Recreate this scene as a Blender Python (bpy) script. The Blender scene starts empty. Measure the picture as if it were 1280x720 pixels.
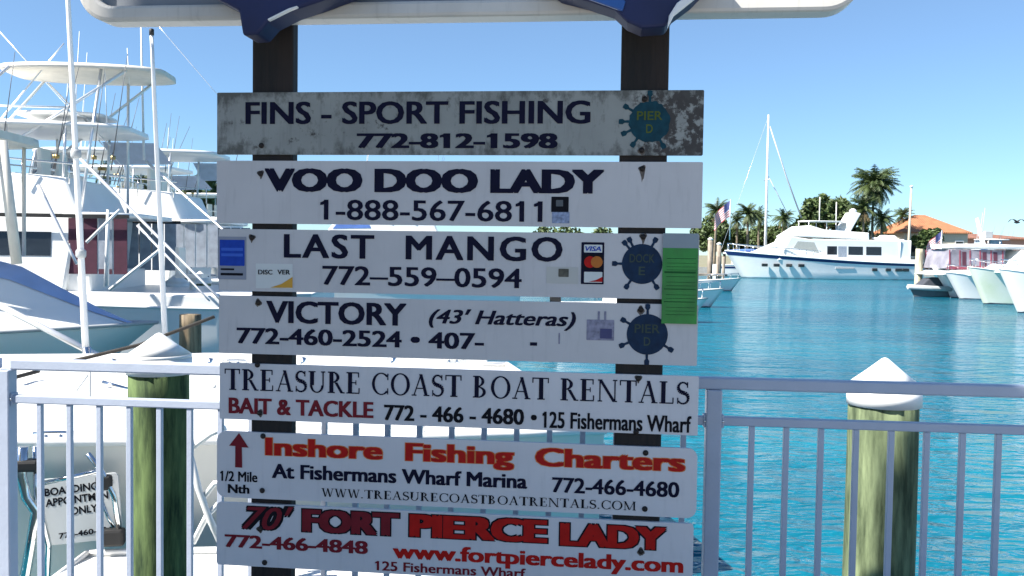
import bpy, bmesh, math, random
from mathutils import Vector, Matrix
R = math.radians
rnd = random.Random(7)
sc = bpy.context.scene
col = sc.collection

# ------------------------------------------------------------------ camera
EYE = Vector((0, 0, 1.5)); FPX = 1150.0; PITCH = R(2.24); ROLL = R(0.8)
cd = bpy.data.cameras.new('camera'); cam = bpy.data.objects.new('camera', cd); col.objects.link(cam)
cd.sensor_width = 36; cd.lens = FPX / 1280 * 36; cd.clip_end = 6000; cd.clip_start = .05
Fw = Vector((0, math.cos(PITCH), -math.sin(PITCH))); Rt = Vector((1, 0, 0)); Up = Rt.cross(Fw)
Rt2 = math.cos(ROLL) * Rt + math.sin(ROLL) * Up; Up2 = -math.sin(ROLL) * Rt + math.cos(ROLL) * Up
cam.matrix_world = Matrix(((Rt2.x, Up2.x, -Fw.x, EYE.x), (Rt2.y, Up2.y, -Fw.y, EYE.y), (Rt2.z, Up2.z, -Fw.z, EYE.z), (0, 0, 0, 1)))
sc.camera = cam

# ------------------------------------------------------------------ light
SUN_AZ, SUN_EL = -112.0, 46.0          # azimuth from the view direction, left is negative
w = bpy.data.worlds.new('World'); sc.world = w; w.use_nodes = True
nt = w.node_tree; bg = nt.nodes['Background']
sky = nt.nodes.new('ShaderNodeTexSky'); sky.sky_type = 'NISHITA'; sky.sun_disc = False
sky.sun_elevation = R(SUN_EL); sky.sun_rotation = R(SUN_AZ); sky.air_density = .9; sky.dust_density = 0; sky.ozone_density = 2.5
hs = nt.nodes.new('ShaderNodeHueSaturation'); hs.inputs['Saturation'].default_value = 1.0
nt.links.new(sky.outputs[0], hs.inputs['Color']); tn = nt.nodes.new('ShaderNodeMix'); tn.data_type = 'RGBA'; tn.blend_type = 'MULTIPLY'; tn.inputs['Factor'].default_value = 1; tn.inputs['B'].default_value = (.92, 1.0, 1.05, 1)
nt.links.new(hs.outputs[0], tn.inputs['A']); tcw = nt.nodes.new('ShaderNodeTexCoord'); sxw = nt.nodes.new('ShaderNodeSeparateXYZ'); nt.links.new(tcw.outputs['Generated'], sxw.inputs[0])
rw = nt.nodes.new('ShaderNodeMapRange'); nt.links.new(sxw.outputs['Z'], rw.inputs[0]); rw.inputs[1].default_value = 0; rw.inputs[2].default_value = .28; rw.inputs[3].default_value = 1; rw.inputs[4].default_value = 0
t2 = nt.nodes.new('ShaderNodeMix'); t2.data_type = 'RGBA'; t2.blend_type = 'MULTIPLY'; t2.inputs['B'].default_value = (.60, .78, .96, 1); nt.links.new(rw.outputs[0], t2.inputs['Factor']); nt.links.new(tn.outputs['Result'], t2.inputs['A'])
nt.links.new(t2.outputs['Result'], bg.inputs[0]); bg.inputs[1].default_value = .066
sd = bpy.data.lights.new('sun', 'SUN'); sd.energy = 5.0; sd.angle = R(.53); sd.color = (1, .95, .87)
sun = bpy.data.objects.new('sun', sd); col.objects.link(sun)
sv = Vector((math.sin(R(SUN_AZ)) * math.cos(R(SUN_EL)), math.cos(R(SUN_AZ)) * math.cos(R(SUN_EL)), math.sin(R(SUN_EL))))
sun.rotation_euler = sv.to_track_quat('Z', 'Y').to_euler(); sun.location = sv * 30
vs = sc.view_settings; vs.view_transform = 'Standard'; vs.look = 'None'; vs.exposure = 1.36; vs.gamma = 1; vs.use_curve_mapping = False

# ------------------------------------------------------------------ pixel helpers (measurements from the photograph)
def ray(px, py):
    return (Fw + (px - 640) / FPX * Rt2 - (py - 360) / FPX * Up2)
def at(px, py, Y):
    d = ray(px, py); return EYE + d * (Y / d.y)
SY, SYAW = 2.88, R(6.37)
SO = Vector((0, SY, 0)); SU = Vector((math.cos(SYAW), -math.sin(SYAW), 0)); SN = Vector((-math.sin(SYAW), -math.cos(SYAW), 0))
def on_sign(px, py, n=0):                        # point of the sign plane -> (u, z)
    d = ray(px, py); t = (SO + SN * n - EYE).dot(SN) / d.dot(SN); P = EYE + d * t
    return (P - SO - SN * n).dot(SU), P.z

# ------------------------------------------------------------------ materials
MATS = {}
def mat(name, c, rough=.5, metal=0, var=.08, scale=6, bump=0, bscale=40, c2=None, thr=None, coat=0, trans=0, alpha=1):
    if name in MATS: return MATS[name]
    m = bpy.data.materials.new(name); m.use_nodes = True; n = m.node_tree; L = n.links
    b = n.nodes['Principled BSDF']
    tc = n.nodes.new('ShaderNodeTexCoord')
    nz = n.nodes.new('ShaderNodeTexNoise'); nz.inputs['Scale'].default_value = scale; nz.inputs['Detail'].default_value = 5
    L.new(tc.outputs['Object'], nz.inputs['Vector'])
    rp = n.nodes.new('ShaderNodeValToRGB')
    a, z = thr if thr else (.3, .7)
    rp.color_ramp.elements[0].position = a; rp.color_ramp.elements[1].position = z
    if c2 is None:
        c2 = tuple(x * (1 - 2 * var) for x in c)
    rp.color_ramp.elements[0].color = (*c2, 1); rp.color_ramp.elements[1].color = (*c, 1)
    L.new(nz.outputs['Fac'], rp.inputs[0]); L.new(rp.outputs[0], b.inputs['Base Color'])
    b.inputs['Roughness'].default_value = rough; b.inputs['Metallic'].default_value = metal
    b.inputs['Coat Weight'].default_value = coat
    b.inputs['Transmission Weight'].default_value = trans
    b.inputs['Alpha'].default_value = alpha
    if 'vinyl' in name or 'ink' in name or 'print' in name: b.inputs['Specular IOR Level'].default_value = .15
    if bump:
        n2 = n.nodes.new('ShaderNodeTexNoise'); n2.inputs['Scale'].default_value = bscale; n2.inputs['Detail'].default_value = 4
        L.new(tc.outputs['Object'], n2.inputs['Vector'])
        bp = n.nodes.new('ShaderNodeBump'); bp.inputs['Strength'].default_value = bump; bp.inputs['Distance'].default_value = .02
        L.new(n2.outputs['Fac'], bp.inputs['Height']); L.new(bp.outputs[0], b.inputs['Normal'])
    MATS[name] = m; return m

GEL = mat('gelcoat', (.82, .82, .80), .35, var=.03, scale=1.5)
GEL.node_tree.nodes['Principled BSDF'].inputs['Specular IOR Level'].default_value = .3
GEL2 = mat('gelcoat_cream', (.78, .75, .68), .3, var=.04, scale=2)
ALU = mat('anodised_tube', (.78, .79, .80), .28, .55, var=.04)
CHR = mat('stainless', (.75, .75, .74), .12, 1, var=.03)
WHT = mat('white_enamel', (.80, .80, .79), .35, var=.03, scale=9)
GLASS = mat('tinted_glass', (.025, .03, .035), .06, var=.2)
GLASSL = mat('pale_vinyl_window', (.36, .40, .46), .15, var=.15)
NAVY = mat('navy_paint', (.012, .03, .13), .35, var=.1)
BLUECV = mat('blue_canvas', (.10, .20, .52), .6, var=.12, scale=4, bump=.2)
MAROON = mat('maroon_canvas', (.085, .022, .045), .8, var=.15)
BLACK = mat('black_rubber', (.012, .012, .013), .6, var=.2)
RAILM = mat('rail_paint', (.42, .47, .57), .38, var=.04, scale=14, bump=.05, bscale=90)
CREAM = mat('cream_canvas', (.76, .71, .62), .8, var=.06)
TEAK = mat('teak', (.22, .13, .07), .6, var=.2, scale=12)
GREYP = mat('grey_paint', (.42, .44, .45), .4, var=.06)
ROPE = mat('rope', (.04, .035, .03), .9, var=.2)
LINER = mat('cockpit_grey', (.50, .51, .50), .5, var=.05)
BARN = mat('bottom_paint', (.02, .03, .06), .6, var=.2)

# ------------------------------------------------------------------ mesh builder
class MB:
    def __init__(s): s.v = []; s.f = []; s.mi = []; s.sm = []
    def add(s, vs, fs, mi=0, smooth=False):
        o = len(s.v); s.v += [tuple(x) for x in vs]
        for f in fs: s.f.append([i + o for i in f]); s.mi.append(mi); s.sm.append(smooth)
        return s
    def box(s, a, b, mi=0):
        x0, y0, z0 = a; x1, y1, z1 = b
        return s.add([(x0,y0,z0),(x1,y0,z0),(x1,y1,z0),(x0,y1,z0),(x0,y0,z1),(x1,y0,z1),(x1,y1,z1),(x0,y1,z1)],
                     [(0,3,2,1),(4,5,6,7),(0,1,5,4),(1,2,6,5),(2,3,7,6),(3,0,4,7)], mi)
    def tube(s, pts, r, n=8, mi=0, r1=None, caps=True):
        pts = [Vector(p) for p in pts]; rings = []; N = len(pts)
        ref = None
        for i, p in enumerate(pts):
            d = (pts[min(i+1, N-1)] - pts[max(i-1, 0)]).normalized()
            if ref is None: ref = Vector((0,0,1)) if abs(d.z) < .9 else Vector((1,0,0))
            a = d.cross(ref).normalized(); b = d.cross(a).normalized(); ref = -b.cross(d) if False else ref
            rr = r if r1 is None else r + (r1 - r) * i / (N - 1)
            rings.append([p + rr * (math.cos(2*math.pi*k/n) * a + math.sin(2*math.pi*k/n) * b) for k in range(n)])
        vs = [q for rg in rings for q in rg]; fs = []
        for i in range(N-1):
            for k in range(n):
                fs.append((i*n+k, i*n+(k+1) % n, (i+1)*n+(k+1) % n, (i+1)*n+k))
        o = len(s.v); s.add(vs, fs, mi, True)
        if caps:
            s.f.append([o+k for k in range(n)][::-1]); s.mi.append(mi); s.sm.append(False)
            s.f.append([o+(N-1)*n+k for k in range(n)]); s.mi.append(mi); s.sm.append(False)
        return s
    def lathe(s, prof, n=24, c=(0,0,0), mi=0, wob=None, smooth=True):
        vs = []; fs = []
        for i, (r, z) in enumerate(prof):
            for k in range(n):
                a = 2*math.pi*k/n; rr = r * (1 + (wob(a, z) if wob else 0))
                vs.append((c[0] + rr*math.cos(a), c[1] + rr*math.sin(a), c[2] + z))
        for i in range(len(prof)-1):
            for k in range(n):
                fs.append((i*n+k, i*n+(k+1) % n, (i+1)*n+(k+1) % n, (i+1)*n+k))
        fs.append(tuple(range(n))[::-1]); fs.append(tuple((len(prof)-1)*n+k for k in range(n)))
        return s.add(vs, fs, mi, smooth)
    def prism(s, poly, axis, a, b, mi=0):
        # poly in the two other axes (in order), extruded along axis from a to b
        def P(q, t):
            return {'x': (t, q[0], q[1]), 'y': (q[0], t, q[1]), 'z': (q[0], q[1], t)}[axis]
        n = len(poly); vs = [P(q, a) for q in poly] + [P(q, b) for q in poly]
        fs = [tuple(range(n)), tuple(range(n, 2*n))[::-1]] + [(i, i+n, (i+1) % n + n, (i+1) % n) for i in range(n)]
        return s.add(vs, fs, mi)
    def loft(s, secs, mi=0, smooth=True, cap=True, close=False):
        n = len(secs[0]); vs = [p for q in secs for p in q]; fs = []
        for i in range(len(secs)-1):
            for k in range(n if close else n-1):
                fs.append((i*n+k, i*n+(k+1) % n, (i+1)*n+(k+1) % n, (i+1)*n+k))
        o = len(s.v); s.add(vs, fs, mi, smooth)
        if cap:
            for b in (0, len(secs)-1):
                s.f.append([o+b*n+k for k in range(n)]); s.mi.append(mi); s.sm.append(False)
        return s
    def build(s, name, mats, parent=None, bevel=0, fix=True):
        me = bpy.data.meshes.new(name); me.from_pydata(s.v, [], s.f)
        if not isinstance(mats, (list, tuple)): mats = [mats]
        for m in mats: me.materials.append(m)
        me.polygons.foreach_set('material_index', s.mi); me.polygons.foreach_set('use_smooth', s.sm)
        if fix:
            bm = bmesh.new(); bm.from_mesh(me)
            bmesh.ops.remove_doubles(bm, verts=bm.verts, dist=1e-5)
            bmesh.ops.recalc_face_normals(bm, faces=bm.faces)
            bm.to_mesh(me); bm.free()
        o = bpy.data.objects.new(name, me); col.objects.link(o)
        if parent: o.parent = parent
        if bevel:
            md = o.modifiers.new('bevel', 'BEVEL'); md.width = bevel; md.segments = 2; md.limit_method = 'ANGLE'
        return o

def tag(o, label=None, cat=None, group=None, kind=None):
    if label: o['label'] = label
    if cat: o['category'] = cat
    if group: o['group'] = group
    if kind: o['kind'] = kind
    return o
def empty(name, loc, rz=0, label=None, cat=None, group=None):
    o = bpy.data.objects.new(name, None); col.objects.link(o); o.location = loc; o.rotation_euler = (0, 0, rz); o.empty_display_size = .1
    return tag(o, label, cat, group)
def copy_tree(o, parent=None):
    c = o.copy(); col.objects.link(c); c.parent = parent
    for ch in list(o.children): copy_tree(ch, c)
    return c

# ------------------------------------------------------------------ setting
WZ = -1.25
def water_material():
    m = bpy.data.materials.new('harbour_water'); m.use_nodes = True; n = m.node_tree; L = n.links; b = n.nodes['Principled BSDF']
    tc = n.nodes.new('ShaderNodeTexCoord')
    mp = n.nodes.new('ShaderNodeMapping'); mp.inputs['Scale'].default_value = (1, 2.2, 1); mp.inputs['Rotation'].default_value = (0, 0, R(12))
    L.new(tc.outputs['Object'], mp.inputs[0])
    def nz(scale, det, dist=0):
        q = n.nodes.new('ShaderNodeTexNoise'); q.inputs['Scale'].default_value = scale; q.inputs['Detail'].default_value = det
        q.inputs['Distortion'].default_value = dist; L.new(mp.outputs[0], q.inputs['Vector']); return q
    a = nz(2.3, 3, .6); c = nz(.55, 2, .4); e = nz(.06, 2)
    mx = n.nodes.new('ShaderNodeMath'); mx.operation = 'MULTIPLY_ADD'; mx.inputs[1].default_value = 2.0
    L.new(c.outputs['Fac'], mx.inputs[0]); L.new(a.outputs['Fac'], mx.inputs[2])
    bp = n.nodes.new('ShaderNodeBump'); bp.inputs['Strength'].default_value = .72; bp.inputs['Distance'].default_value = .2
    L.new(mx.outputs[0], bp.inputs['Height']); L.new(bp.outputs[0], b.inputs['Normal'])
    rp = n.nodes.new('ShaderNodeValToRGB'); rp.color_ramp.elements[0].position = .35; rp.color_ramp.elements[1].position = .65
    rp.color_ramp.elements[0].color = (.003, .095, .152, 1); rp.color_ramp.elements[1].color = (.005, .148, .208, 1)
    L.new(e.outputs['Fac'], rp.inputs[0]); L.new(rp.outputs[0], b.inputs['Base Color'])
    b.inputs['Roughness'].default_value = .07; b.inputs['IOR'].default_value = 1.33
    return m
WATER = water_material()
mb = MB(); S = 3000
mb.add([(-S, -S, WZ), (S, -S, WZ), (S, S, WZ), (-S, S, WZ)], [(0, 1, 2, 3)])
tag(mb.build('water', WATER, fix=False), kind='structure')
# timber quay the photographer stands on
QUAY = mat('quay_concrete', (.46, .43, .38), .8, var=.1, scale=3, bump=.3)
mb = MB(); mb.box((-30, -14, -.35), (30, 3.45, 0)); mb.box((-30, 3.05, -1.9), (30, 3.35, -.35))
tag(mb.build('quay', QUAY), kind='structure')
# far shore
LAND = mat('shore_ground', (.16, .17, .09), .9, var=.2, scale=.2, c2=(.24, .21, .15))
mb = MB(); mb.box((-1500, 136, WZ - 1), (1500, 2600, WZ + .75))
tag(mb.build('ground', LAND), kind='structure')
mb = MB(); mb.box((-1500, 135.4, WZ - 1), (1500, 136, WZ + .95))
tag(mb.build('seawall', QUAY), 'long grey concrete seawall along the far shore of the basin', 'wall')

# unseen building added on the left to shade the boards and right-hand railing
def added_shade_building():
    o = empty('added_shade_building', (-5.06, 1.43, 0), R(22), 'plain cream building added out of view on the left to shade the sign boards', 'building')
    wm = mat('shade_building_stucco', (.50, .44, .35), .85, var=.08, scale=1.5, bump=.2)
    mb = MB(); mb.box((-7, -3.4, .003), (0, 0, 8.10)); mb.build('wall', wm, o)  # wall block of the added shade building
    mb = MB(); mb.box((-7.02, -3.42, 8.102), (.02, .0, 8.14)); mb.build('roof', mat('shade_building_roof', (.5, .5, .48), .8), o)
    mb = MB(); mb.box((-6.5, .003, 5.95), (-2.5, .34, 6.95)); mb.build('shade_slab', wm, o)  # projecting slab added to shade the left end of the top board
    for y in (-1.1,):
        for z in (1.0, 4.8):
            f = MB(); f.box((.002, y-.6, z), (.06, y+.6, z+1.6)); fo = f.build('window', WHT, o)
            g = MB(); g.box((.062, y-.5, z+.1), (.08, y+.5, z+1.5)); g.build('pane', GLASS, fo)
    f = MB(); f.box((.002, -3.0, .01), (.05, -2.1, 2.15)); f.build('door', NAVY, o)
added_shade_building()

# ------------------------------------------------------------------ sign boards
def sboard(u, v, n=0.0):      # sign coordinates -> world ; n toward viewer
    return SO + SU * u + Vector((0, 0, v)) + SN * n
def sign_root(name, u, v, label, cat, group=None):
    o = empty(name, sboard(u, v), -SYAW, label, cat, group); return o
# local frame of a sign root: x along the board, z up, -y toward the viewer

def text_mesh(s, offset=0, shear=0, spacing=1, res=3):
    cu = bpy.data.curves.new('t', 'FONT'); cu.body = s; cu.offset = offset; cu.shear = shear; cu.space_character = spacing
    cu.resolution_u = res; cu.fill_mode = 'FRONT'
    o = bpy.data.objects.new('t', cu); col.objects.link(o)
    dg = bpy.context.evaluated_depsgraph_get(); dg.update()
    me = bpy.data.meshes.new_from_object(o.evaluated_get(dg))
    bpy.data.objects.remove(o); bpy.data.curves.remove(cu)
    return me
_cap = {}
def cap_height(offset):
    k = round(offset, 4)
    if k not in _cap:
        me = text_mesh('H', offset); ys = [v.co.y for v in me.vertices]; _cap[k] = (min(ys), max(ys))
    return _cap[k]
def words(name, vs, fs, gap, m, parent):
    iv = sorted((min(vs[k][0] for k in f), max(vs[k][0] for k in f), i) for i, f in enumerate(fs))
    groups = []; hi = None
    for a_, b_, i in iv:
        if hi is None or a_ > hi + gap: groups.append([]); hi = b_
        groups[-1].append(i); hi = max(hi, b_)
    for g in groups:
        idx = {}; v2 = []; f2 = []
        for i in g:
            f3 = []
            for k in fs[i]:
                if k not in idx: idx[k] = len(v2); v2.append(vs[k])
                f3.append(idx[k])
            f2.append(f3)
        me = bpy.data.meshes.new(name); me.from_pydata(v2, [], f2); me.materials.append(m)
        o = bpy.data.objects.new(name, me); col.objects.link(o); o.parent = parent
    return o
def lettering(parent, org, s, x0, x1, y0, y1, cap, m, off=.0, shear=0, spacing=1, n=.0015, name='lettering', grow=0):
    """s fitted between pixel x0..x1, baseline y0 (at x0) .. y1 (at x1), capital height cap in photo pixels"""
    u0, v0 = on_sign(x0, y0); u1, v1 = on_sign(x1, y1)
    _, vt = on_sign(x0, y0 - cap * .96); hcap = vt - v0
    base = text_mesh(s, 0, shear, spacing)
    ones = []
    if '1' in s and not shear:
        for i, ch in enumerate(s):
            if ch == '1':
                q = text_mesh(s[:i+1], 0, 0, spacing); ones.append(max(v.co.x for v in q.vertices)); bpy.data.meshes.remove(q)
    bx, by = off * 1.3, off * .55
    xs = [v.co.x for v in base.vertices]; xa, xb = min(xs) - bx, max(xs) + bx; lo, hi = cap_height(0); lo, hi = lo - by, hi + by
    sx = (u1 - u0) / (xb - xa); sz = hcap / (hi - lo); vb = (v0 + v1) / 2
    gx, gy = bx + grow, by + grow
    sh = [(0, 0)] if gx == 0 else [(0, 0), (gx, gy), (gx, -gy), (-gx, gy), (-gx, -gy), (gx, 0), (-gx, 0)] + ([(0, gy), (0, -gy)] if grow else [])
    P = [v.co.copy() for v in base.vertices]; F = [list(f.vertices) for f in base.polygons]; bpy.data.meshes.remove(base)
    lo0, hi0 = cap_height(0); hh = hi0 - lo0
    for x1_ in ones:
        xl = x1_ - .10 * hh; k0 = len(P)
        P += [Vector((xl + a_ * hh, lo0 + b_ * hh, 0)) for a_, b_ in ((.005, 1), (-.09, .92), (-.20, .86), (-.20, .745), (-.06, .80), (.005, .85))]; F.append([k0 + k for k in range(6)])
    vs, fs = [], []
    for i, (dx, dy) in enumerate(sh):
        o_ = len(vs)
        vs += [(u0 + (q.x + dx - xa) * sx - org[0], -n - .00006 * i, vb + (q.y + dy - lo) * sz - org[1]) for q in P]
        fs += [[k + o_ for k in f] for f in F]
    return words(name, vs, fs, hcap * .33, m, parent)

# hand drawn roman capitals: each glyph is (advance, [polygons])
def ring(cx, cy, rx, ry, ix, iy, a0, a1, n=20):
    ps = []
    for i in range(n):
        t0 = R(a0 + (a1 - a0) * i / n); t1 = R(a0 + (a1 - a0) * (i + 1) / n)
        ps.append([(cx + rx*math.cos(t0), cy + ry*math.sin(t0)), (cx + rx*math.cos(t1), cy + ry*math.sin(t1)),
                   (cx + ix*math.cos(t1), cy + iy*math.sin(t1)), (cx + ix*math.cos(t0), cy + iy*math.sin(t0))])
    return ps
def rc(x0, y0, x1, y1): return [(x0, y0), (x1, y0), (x1, y1), (x0, y1)]
K = .185; TH = .085; SF = .055
def stem(x, k=K, lo=0, hi=1, s0=True, s1=True):
    p = [rc(x, lo, x + k, hi)]
    if s0: p.append(rc(x - .07, 0, x + k + .07, SF))
    if s1: p.append(rc(x - .07, 1 - SF, x + k + .07, 1))
    return p
def diag(x0, y0, x1, y1, k): return [(x0 - k/2, y0), (x0 + k/2, y0), (x1 + k/2, y1), (x1 - k/2, y1)]
def spath():
    pts = []
    for i in range(25):
        t = i / 24
        if t < .5:
            a = R(30 + (270 - 30) * (t / .5)); p = (.29 + .2*math.cos(a), .745 + .225*math.sin(a))
        else:
            a = R(90 - (240) * ((t - .5) / .5)); p = (.29 + .225*math.cos(a), .265 + .245*math.sin(a))
        k = .075 + .11 * math.exp(-((t - .5) / .2) ** 2)
        pts.append((p, k))
    ps = []
    for (p, k), (q, l) in zip(pts, pts[1:]):
        dx, dy = q[0]-p[0], q[1]-p[1]; d = math.hypot(dx, dy) or 1; nx, ny = -dy/d, dx/d
        ps.append([(p[0]+nx*k/2, p[1]+ny*k/2), (q[0]+nx*l/2, q[1]+ny*l/2), (q[0]-nx*l/2, q[1]-ny*l/2), (p[0]-nx*k/2, p[1]-ny*k/2)])
    return ps + [rc(.45, .74, .50, .99), rc(.05, .01, .10, .28)]
ROMAN = {
 'T': (.76, [rc(0, .945, .72, 1), rc(0, .76, .05, .945), rc(.67, .76, .72, .945)] + stem(.295, s1=False)),
 'R': (.80, stem(.08) + ring(.21, .74, .33, .26, .19, .205, -90, 90) + [diag(.38, .50, .66, 0, .14), rc(.58, 0, .78, SF)]),
 'E': (.68, stem(.08) + [rc(.21, .945, .58, 1), rc(.21, 0, .60, .055), rc(.21, .49, .45, .54), rc(.53, .76, .58, .945), rc(.56, .055, .61, .27), rc(.42, .41, .46, .63)]),
 'A': (.82, [diag(.10, 0, .42, 1, .055), diag(.66, 0, .40, 1, .14), rc(.2, .32, .57, .37), rc(0, 0, .22, SF), rc(.54, 0, .80, SF)]),
 'S': (.58, spath()),
 'U': (.84, stem(.08, s0=False, lo=.34) + stem(.65, .06, s0=False, lo=.34) + ring(.395, .34, .315, .355, .2, .3, 180, 360)),
 'C': (.82, ring(.45, .5, .42, .52, .29, .465, 42, 318, 28) + [rc(.72, .68, .77, .98), rc(.72, .02, .77, .30)]),
 'O': (.90, ring(.44, .5, .43, .52, .29, .465, 0, 360, 36)),
 'B': (.74, stem(.08) + ring(.21, .75, .30, .25, .17, .2, -90, 90) + ring(.21, .26, .37, .265, .23, .215, -90, 90)),
 'N': (.92, stem(.10, .055) + stem(.74, .055) + [diag(.13, 1, .74, 0, .14)]),
 'L': (.66, stem(.08) + [rc(.21, 0, .60, .055), rc(.56, .055, .61, .28)]),
 'W': (1.08, [diag(.12, 1, .34, 0, .13), diag(.36, 0, .54, 1, .05), diag(.54, 1, .75, 0, .13), diag(.77, 0, .97, 1, .05), rc(0, 1-SF, .24, 1), rc(.86, 1-SF, 1.07, 1)]),
 'M': (1.02, stem(.10, .055) + stem(.80, .13) + [diag(.13, 1, .48, .05, .13), diag(.50, .05, .84, 1, .05)]),
 '.': (.28, [rc(.06, 0, .19, .13)]), ' ': (.36, []),
}
def roman(parent, org, s, x0, x1, y0, y1, cap, m, n=.0015, name='lettering', thin=1.0):
    u0, v0 = on_sign(x0, y0); u1, v1 = on_sign(x1, y1); _, vt = on_sign(x0, y0 - cap * .96); H = vt - v0
    tot = sum(ROMAN[c][0] + .05 for c in s) - .05; sx = (u1 - u0) / tot; vb = (v0 + v1) / 2
    mb = MB(); x = 0; k = 0
    for c in s:
        adv, ps = ROMAN[c]
        for p in ps:
            k += 1
            mb.add([(u0 + (x + q[0]) * sx - org[0], -n - (k % 7) * .00012, vb + q[1] * H - org[1]) for q in p], [tuple(range(len(p)))])
        x += adv + .05
    return words(name, mb.v, mb.f, H * .3, m, parent)

def rrect(x0, z0, x1, z1, r, n=6):
    ps = []
    for cx, cz, a in ((x1-r, z0+r, -90), (x1-r, z1-r, 0), (x0+r, z1-r, 90), (x0+r, z0+r, 180)):
        for i in range(n+1):
            t = R(a + 90*i/n); ps.append((cx + r*math.cos(t), cz + r*math.sin(t)))
    return ps

INK = mat('navy_vinyl', (.003, .003, .024), .6, var=.15, scale=30)
INKB = mat('black_vinyl', (.004, .004, .009), .6, var=.15, scale=30)
RED = mat('red_vinyl', (.50, .008, .006), .45, var=.12, scale=30)
DRED = mat('dark_red_vinyl', (.20, .012, .022), .45, var=.12, scale=30)
ORNG = mat('orange_vinyl', (.75, .22, .06), .5, var=.1)

def board_material(name, base, dirt, rough, spots, u_gain, spot_col=(.03, .022, .02)):
    """aged sheet: broad grime, fine streaks and corrosion spots denser toward +x end by u_gain"""
    m = bpy.data.materials.new(name); m.use_nodes = True; n = m.node_tree; L = n.links; b = n.nodes['Principled BSDF']
    tc = n.nodes.new('ShaderNodeTexCoord')
    def noise(scale, det, sc3=None, rough=.6):
        v = tc.outputs['Object']
        if sc3:
            mp = n.nodes.new('ShaderNodeMapping'); mp.inputs['Scale'].default_value = sc3; L.new(v, mp.inputs[0]); v = mp.outputs[0]
        q = n.nodes.new('ShaderNodeTexNoise'); q.inputs['Scale'].default_value = scale; q.inputs['Detail'].default_value = det; q.inputs['Roughness'].default_value = rough
        L.new(v, q.inputs['Vector']); return q.outputs['Fac']
    def mixc(f, a, bcol):
        x = n.nodes.new('ShaderNodeMix'); x.data_type = 'RGBA'; L.new(f, x.inputs['Factor'])
        if isinstance(a, tuple): x.inputs['A'].default_value = (*a, 1)
        else: L.new(a, x.inputs['A'])
        x.inputs['B'].default_value = (*bcol, 1); return x.outputs['Result']
    def rng(v, a, z, lo=0, hi=1):
        r = n.nodes.new('ShaderNodeMapRange'); L.new(v, r.inputs[0]); r.inputs[1].default_value = a; r.inputs[2].default_value = z
        r.inputs[3].default_value = lo; r.inputs[4].default_value = hi; return r.outputs[0]
    def math2(op, a, bb):
        r = n.nodes.new('ShaderNodeMath'); r.operation = op; L.new(a, r.inputs[0])
        if hasattr(bb, 'links'): L.new(bb, r.inputs[1])
        else: r.inputs[1].default_value = bb
        return r.outputs[0]
    c = mixc(rng(noise(3.5, 5), .35, .75, 0, dirt), base, tuple(x*.6 for x in base))
    c = mixc(rng(noise(9, 4, (6, 1, .7)), .55, .8, 0, dirt*.8), c, tuple(x*.45 for x in base))
    if spots:
        sx = n.nodes.new('ShaderNodeSeparateXYZ'); L.new(tc.outputs['Object'], sx.inputs[0])
        g = rng(sx.outputs['X'], 1.22, 1.50, 0, u_gain)
        s = math2('ADD', noise(26, 6, None, .7), g)
        s2 = math2('ADD', noise(6, 3), g)
        f = math2('MULTIPLY', rng(s, .62 - spots, .70 - spots, 0, 1), rng(s2, .50, .60, 0, .92))
        c = mixc(f, c, spot_col)
    if spots:
        ez = rng(math2('ABSOLUTE', math2('SUBTRACT', sx.outputs['Z'], .099), 0), .05, .1, 0, .16); ex_ = rng(sx.outputs['X'], .12, 0, 0, .12)
        e1 = math2('ADD', math2('ADD', noise(13, 6, (1.6, 1, 1), .7), ez), ex_)
        c = mixc(rng(e1, .57, .74, 0, .85), c, (.07, .07, .062))
    L.new(c, b.inputs['Base Color'])
    b.inputs['Roughness'].default_value = rough
    bp = n.nodes.new('ShaderNodeBump'); bp.inputs['Strength'].default_value = .08; bp.inputs['Distance'].default_value = .01
    L.new(noise(5, 2), bp.inputs['Height']); L.new(bp.outputs[0], b.inputs['Normal'])
    return m
B_OLD = board_material('corroded_aluminium_board', (.31, .32, .30), .75, .7, .055, .15)
B_WHT = board_material('white_sign_board', (.57, .55, .55), .32, .5, 0, 0)
B_WHT2 = board_material('white_plastic_board', (.64, .62, .63), .24, .4, 0, 0)
BOLT = mat('rusty_bolt', (.05, .04, .035), .6, .5, var=.3, scale=60)
STAIN = mat('rust_stain', (.16, .13, .11), .8, var=.3, scale=60)

def make_board(lab, L_, Rr, T, B, m, radius=.004, bolts=(), thick=.012, rusty=False):
    """L_,Rr edges in u, T,B in z"""
    root = sign_root('sign', L_, B, lab, 'sign', 'charter boat signs on the two posts')
    mb = MB(); mb.prism([(x, z) for x, z in rrect(0, 0, Rr - L_, T - B, radius)], 'y', 0, thick)
    mb.build('board', m, root)
    for bx, by, st in bolts:
        u, v = on_sign(bx, by)
        q = MB(); q.lathe([(.009, 0), (.009, .002), (.0055, .002), (.005, .006), (.0, .007)], 10)
        o = q.build('bolt', BOLT, root); o.rotation_euler = (R(90), 0, 0); o.location = (u - L_, -.001, v - B)
        if st:
            q = MB(); pts = []
            for i in range(14):
                a = 2*math.pi*i/14; r = .011*(1 + .25*math.sin(3*a + bx)); z = r*math.sin(a)
                if math.sin(a) < -.5: z -= st * (1.6 if i == 10 else 1)
                pts.append((r*math.cos(a)*(.55 if math.sin(a) < -.5 else 1), -.0006, z))
            q.add(pts, [tuple(range(14))]); e = q.build('rust_streak', STAIN, root, fix=False); e.location = (u - L_, 0, v - B)
    return root, (L_, B)
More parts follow.
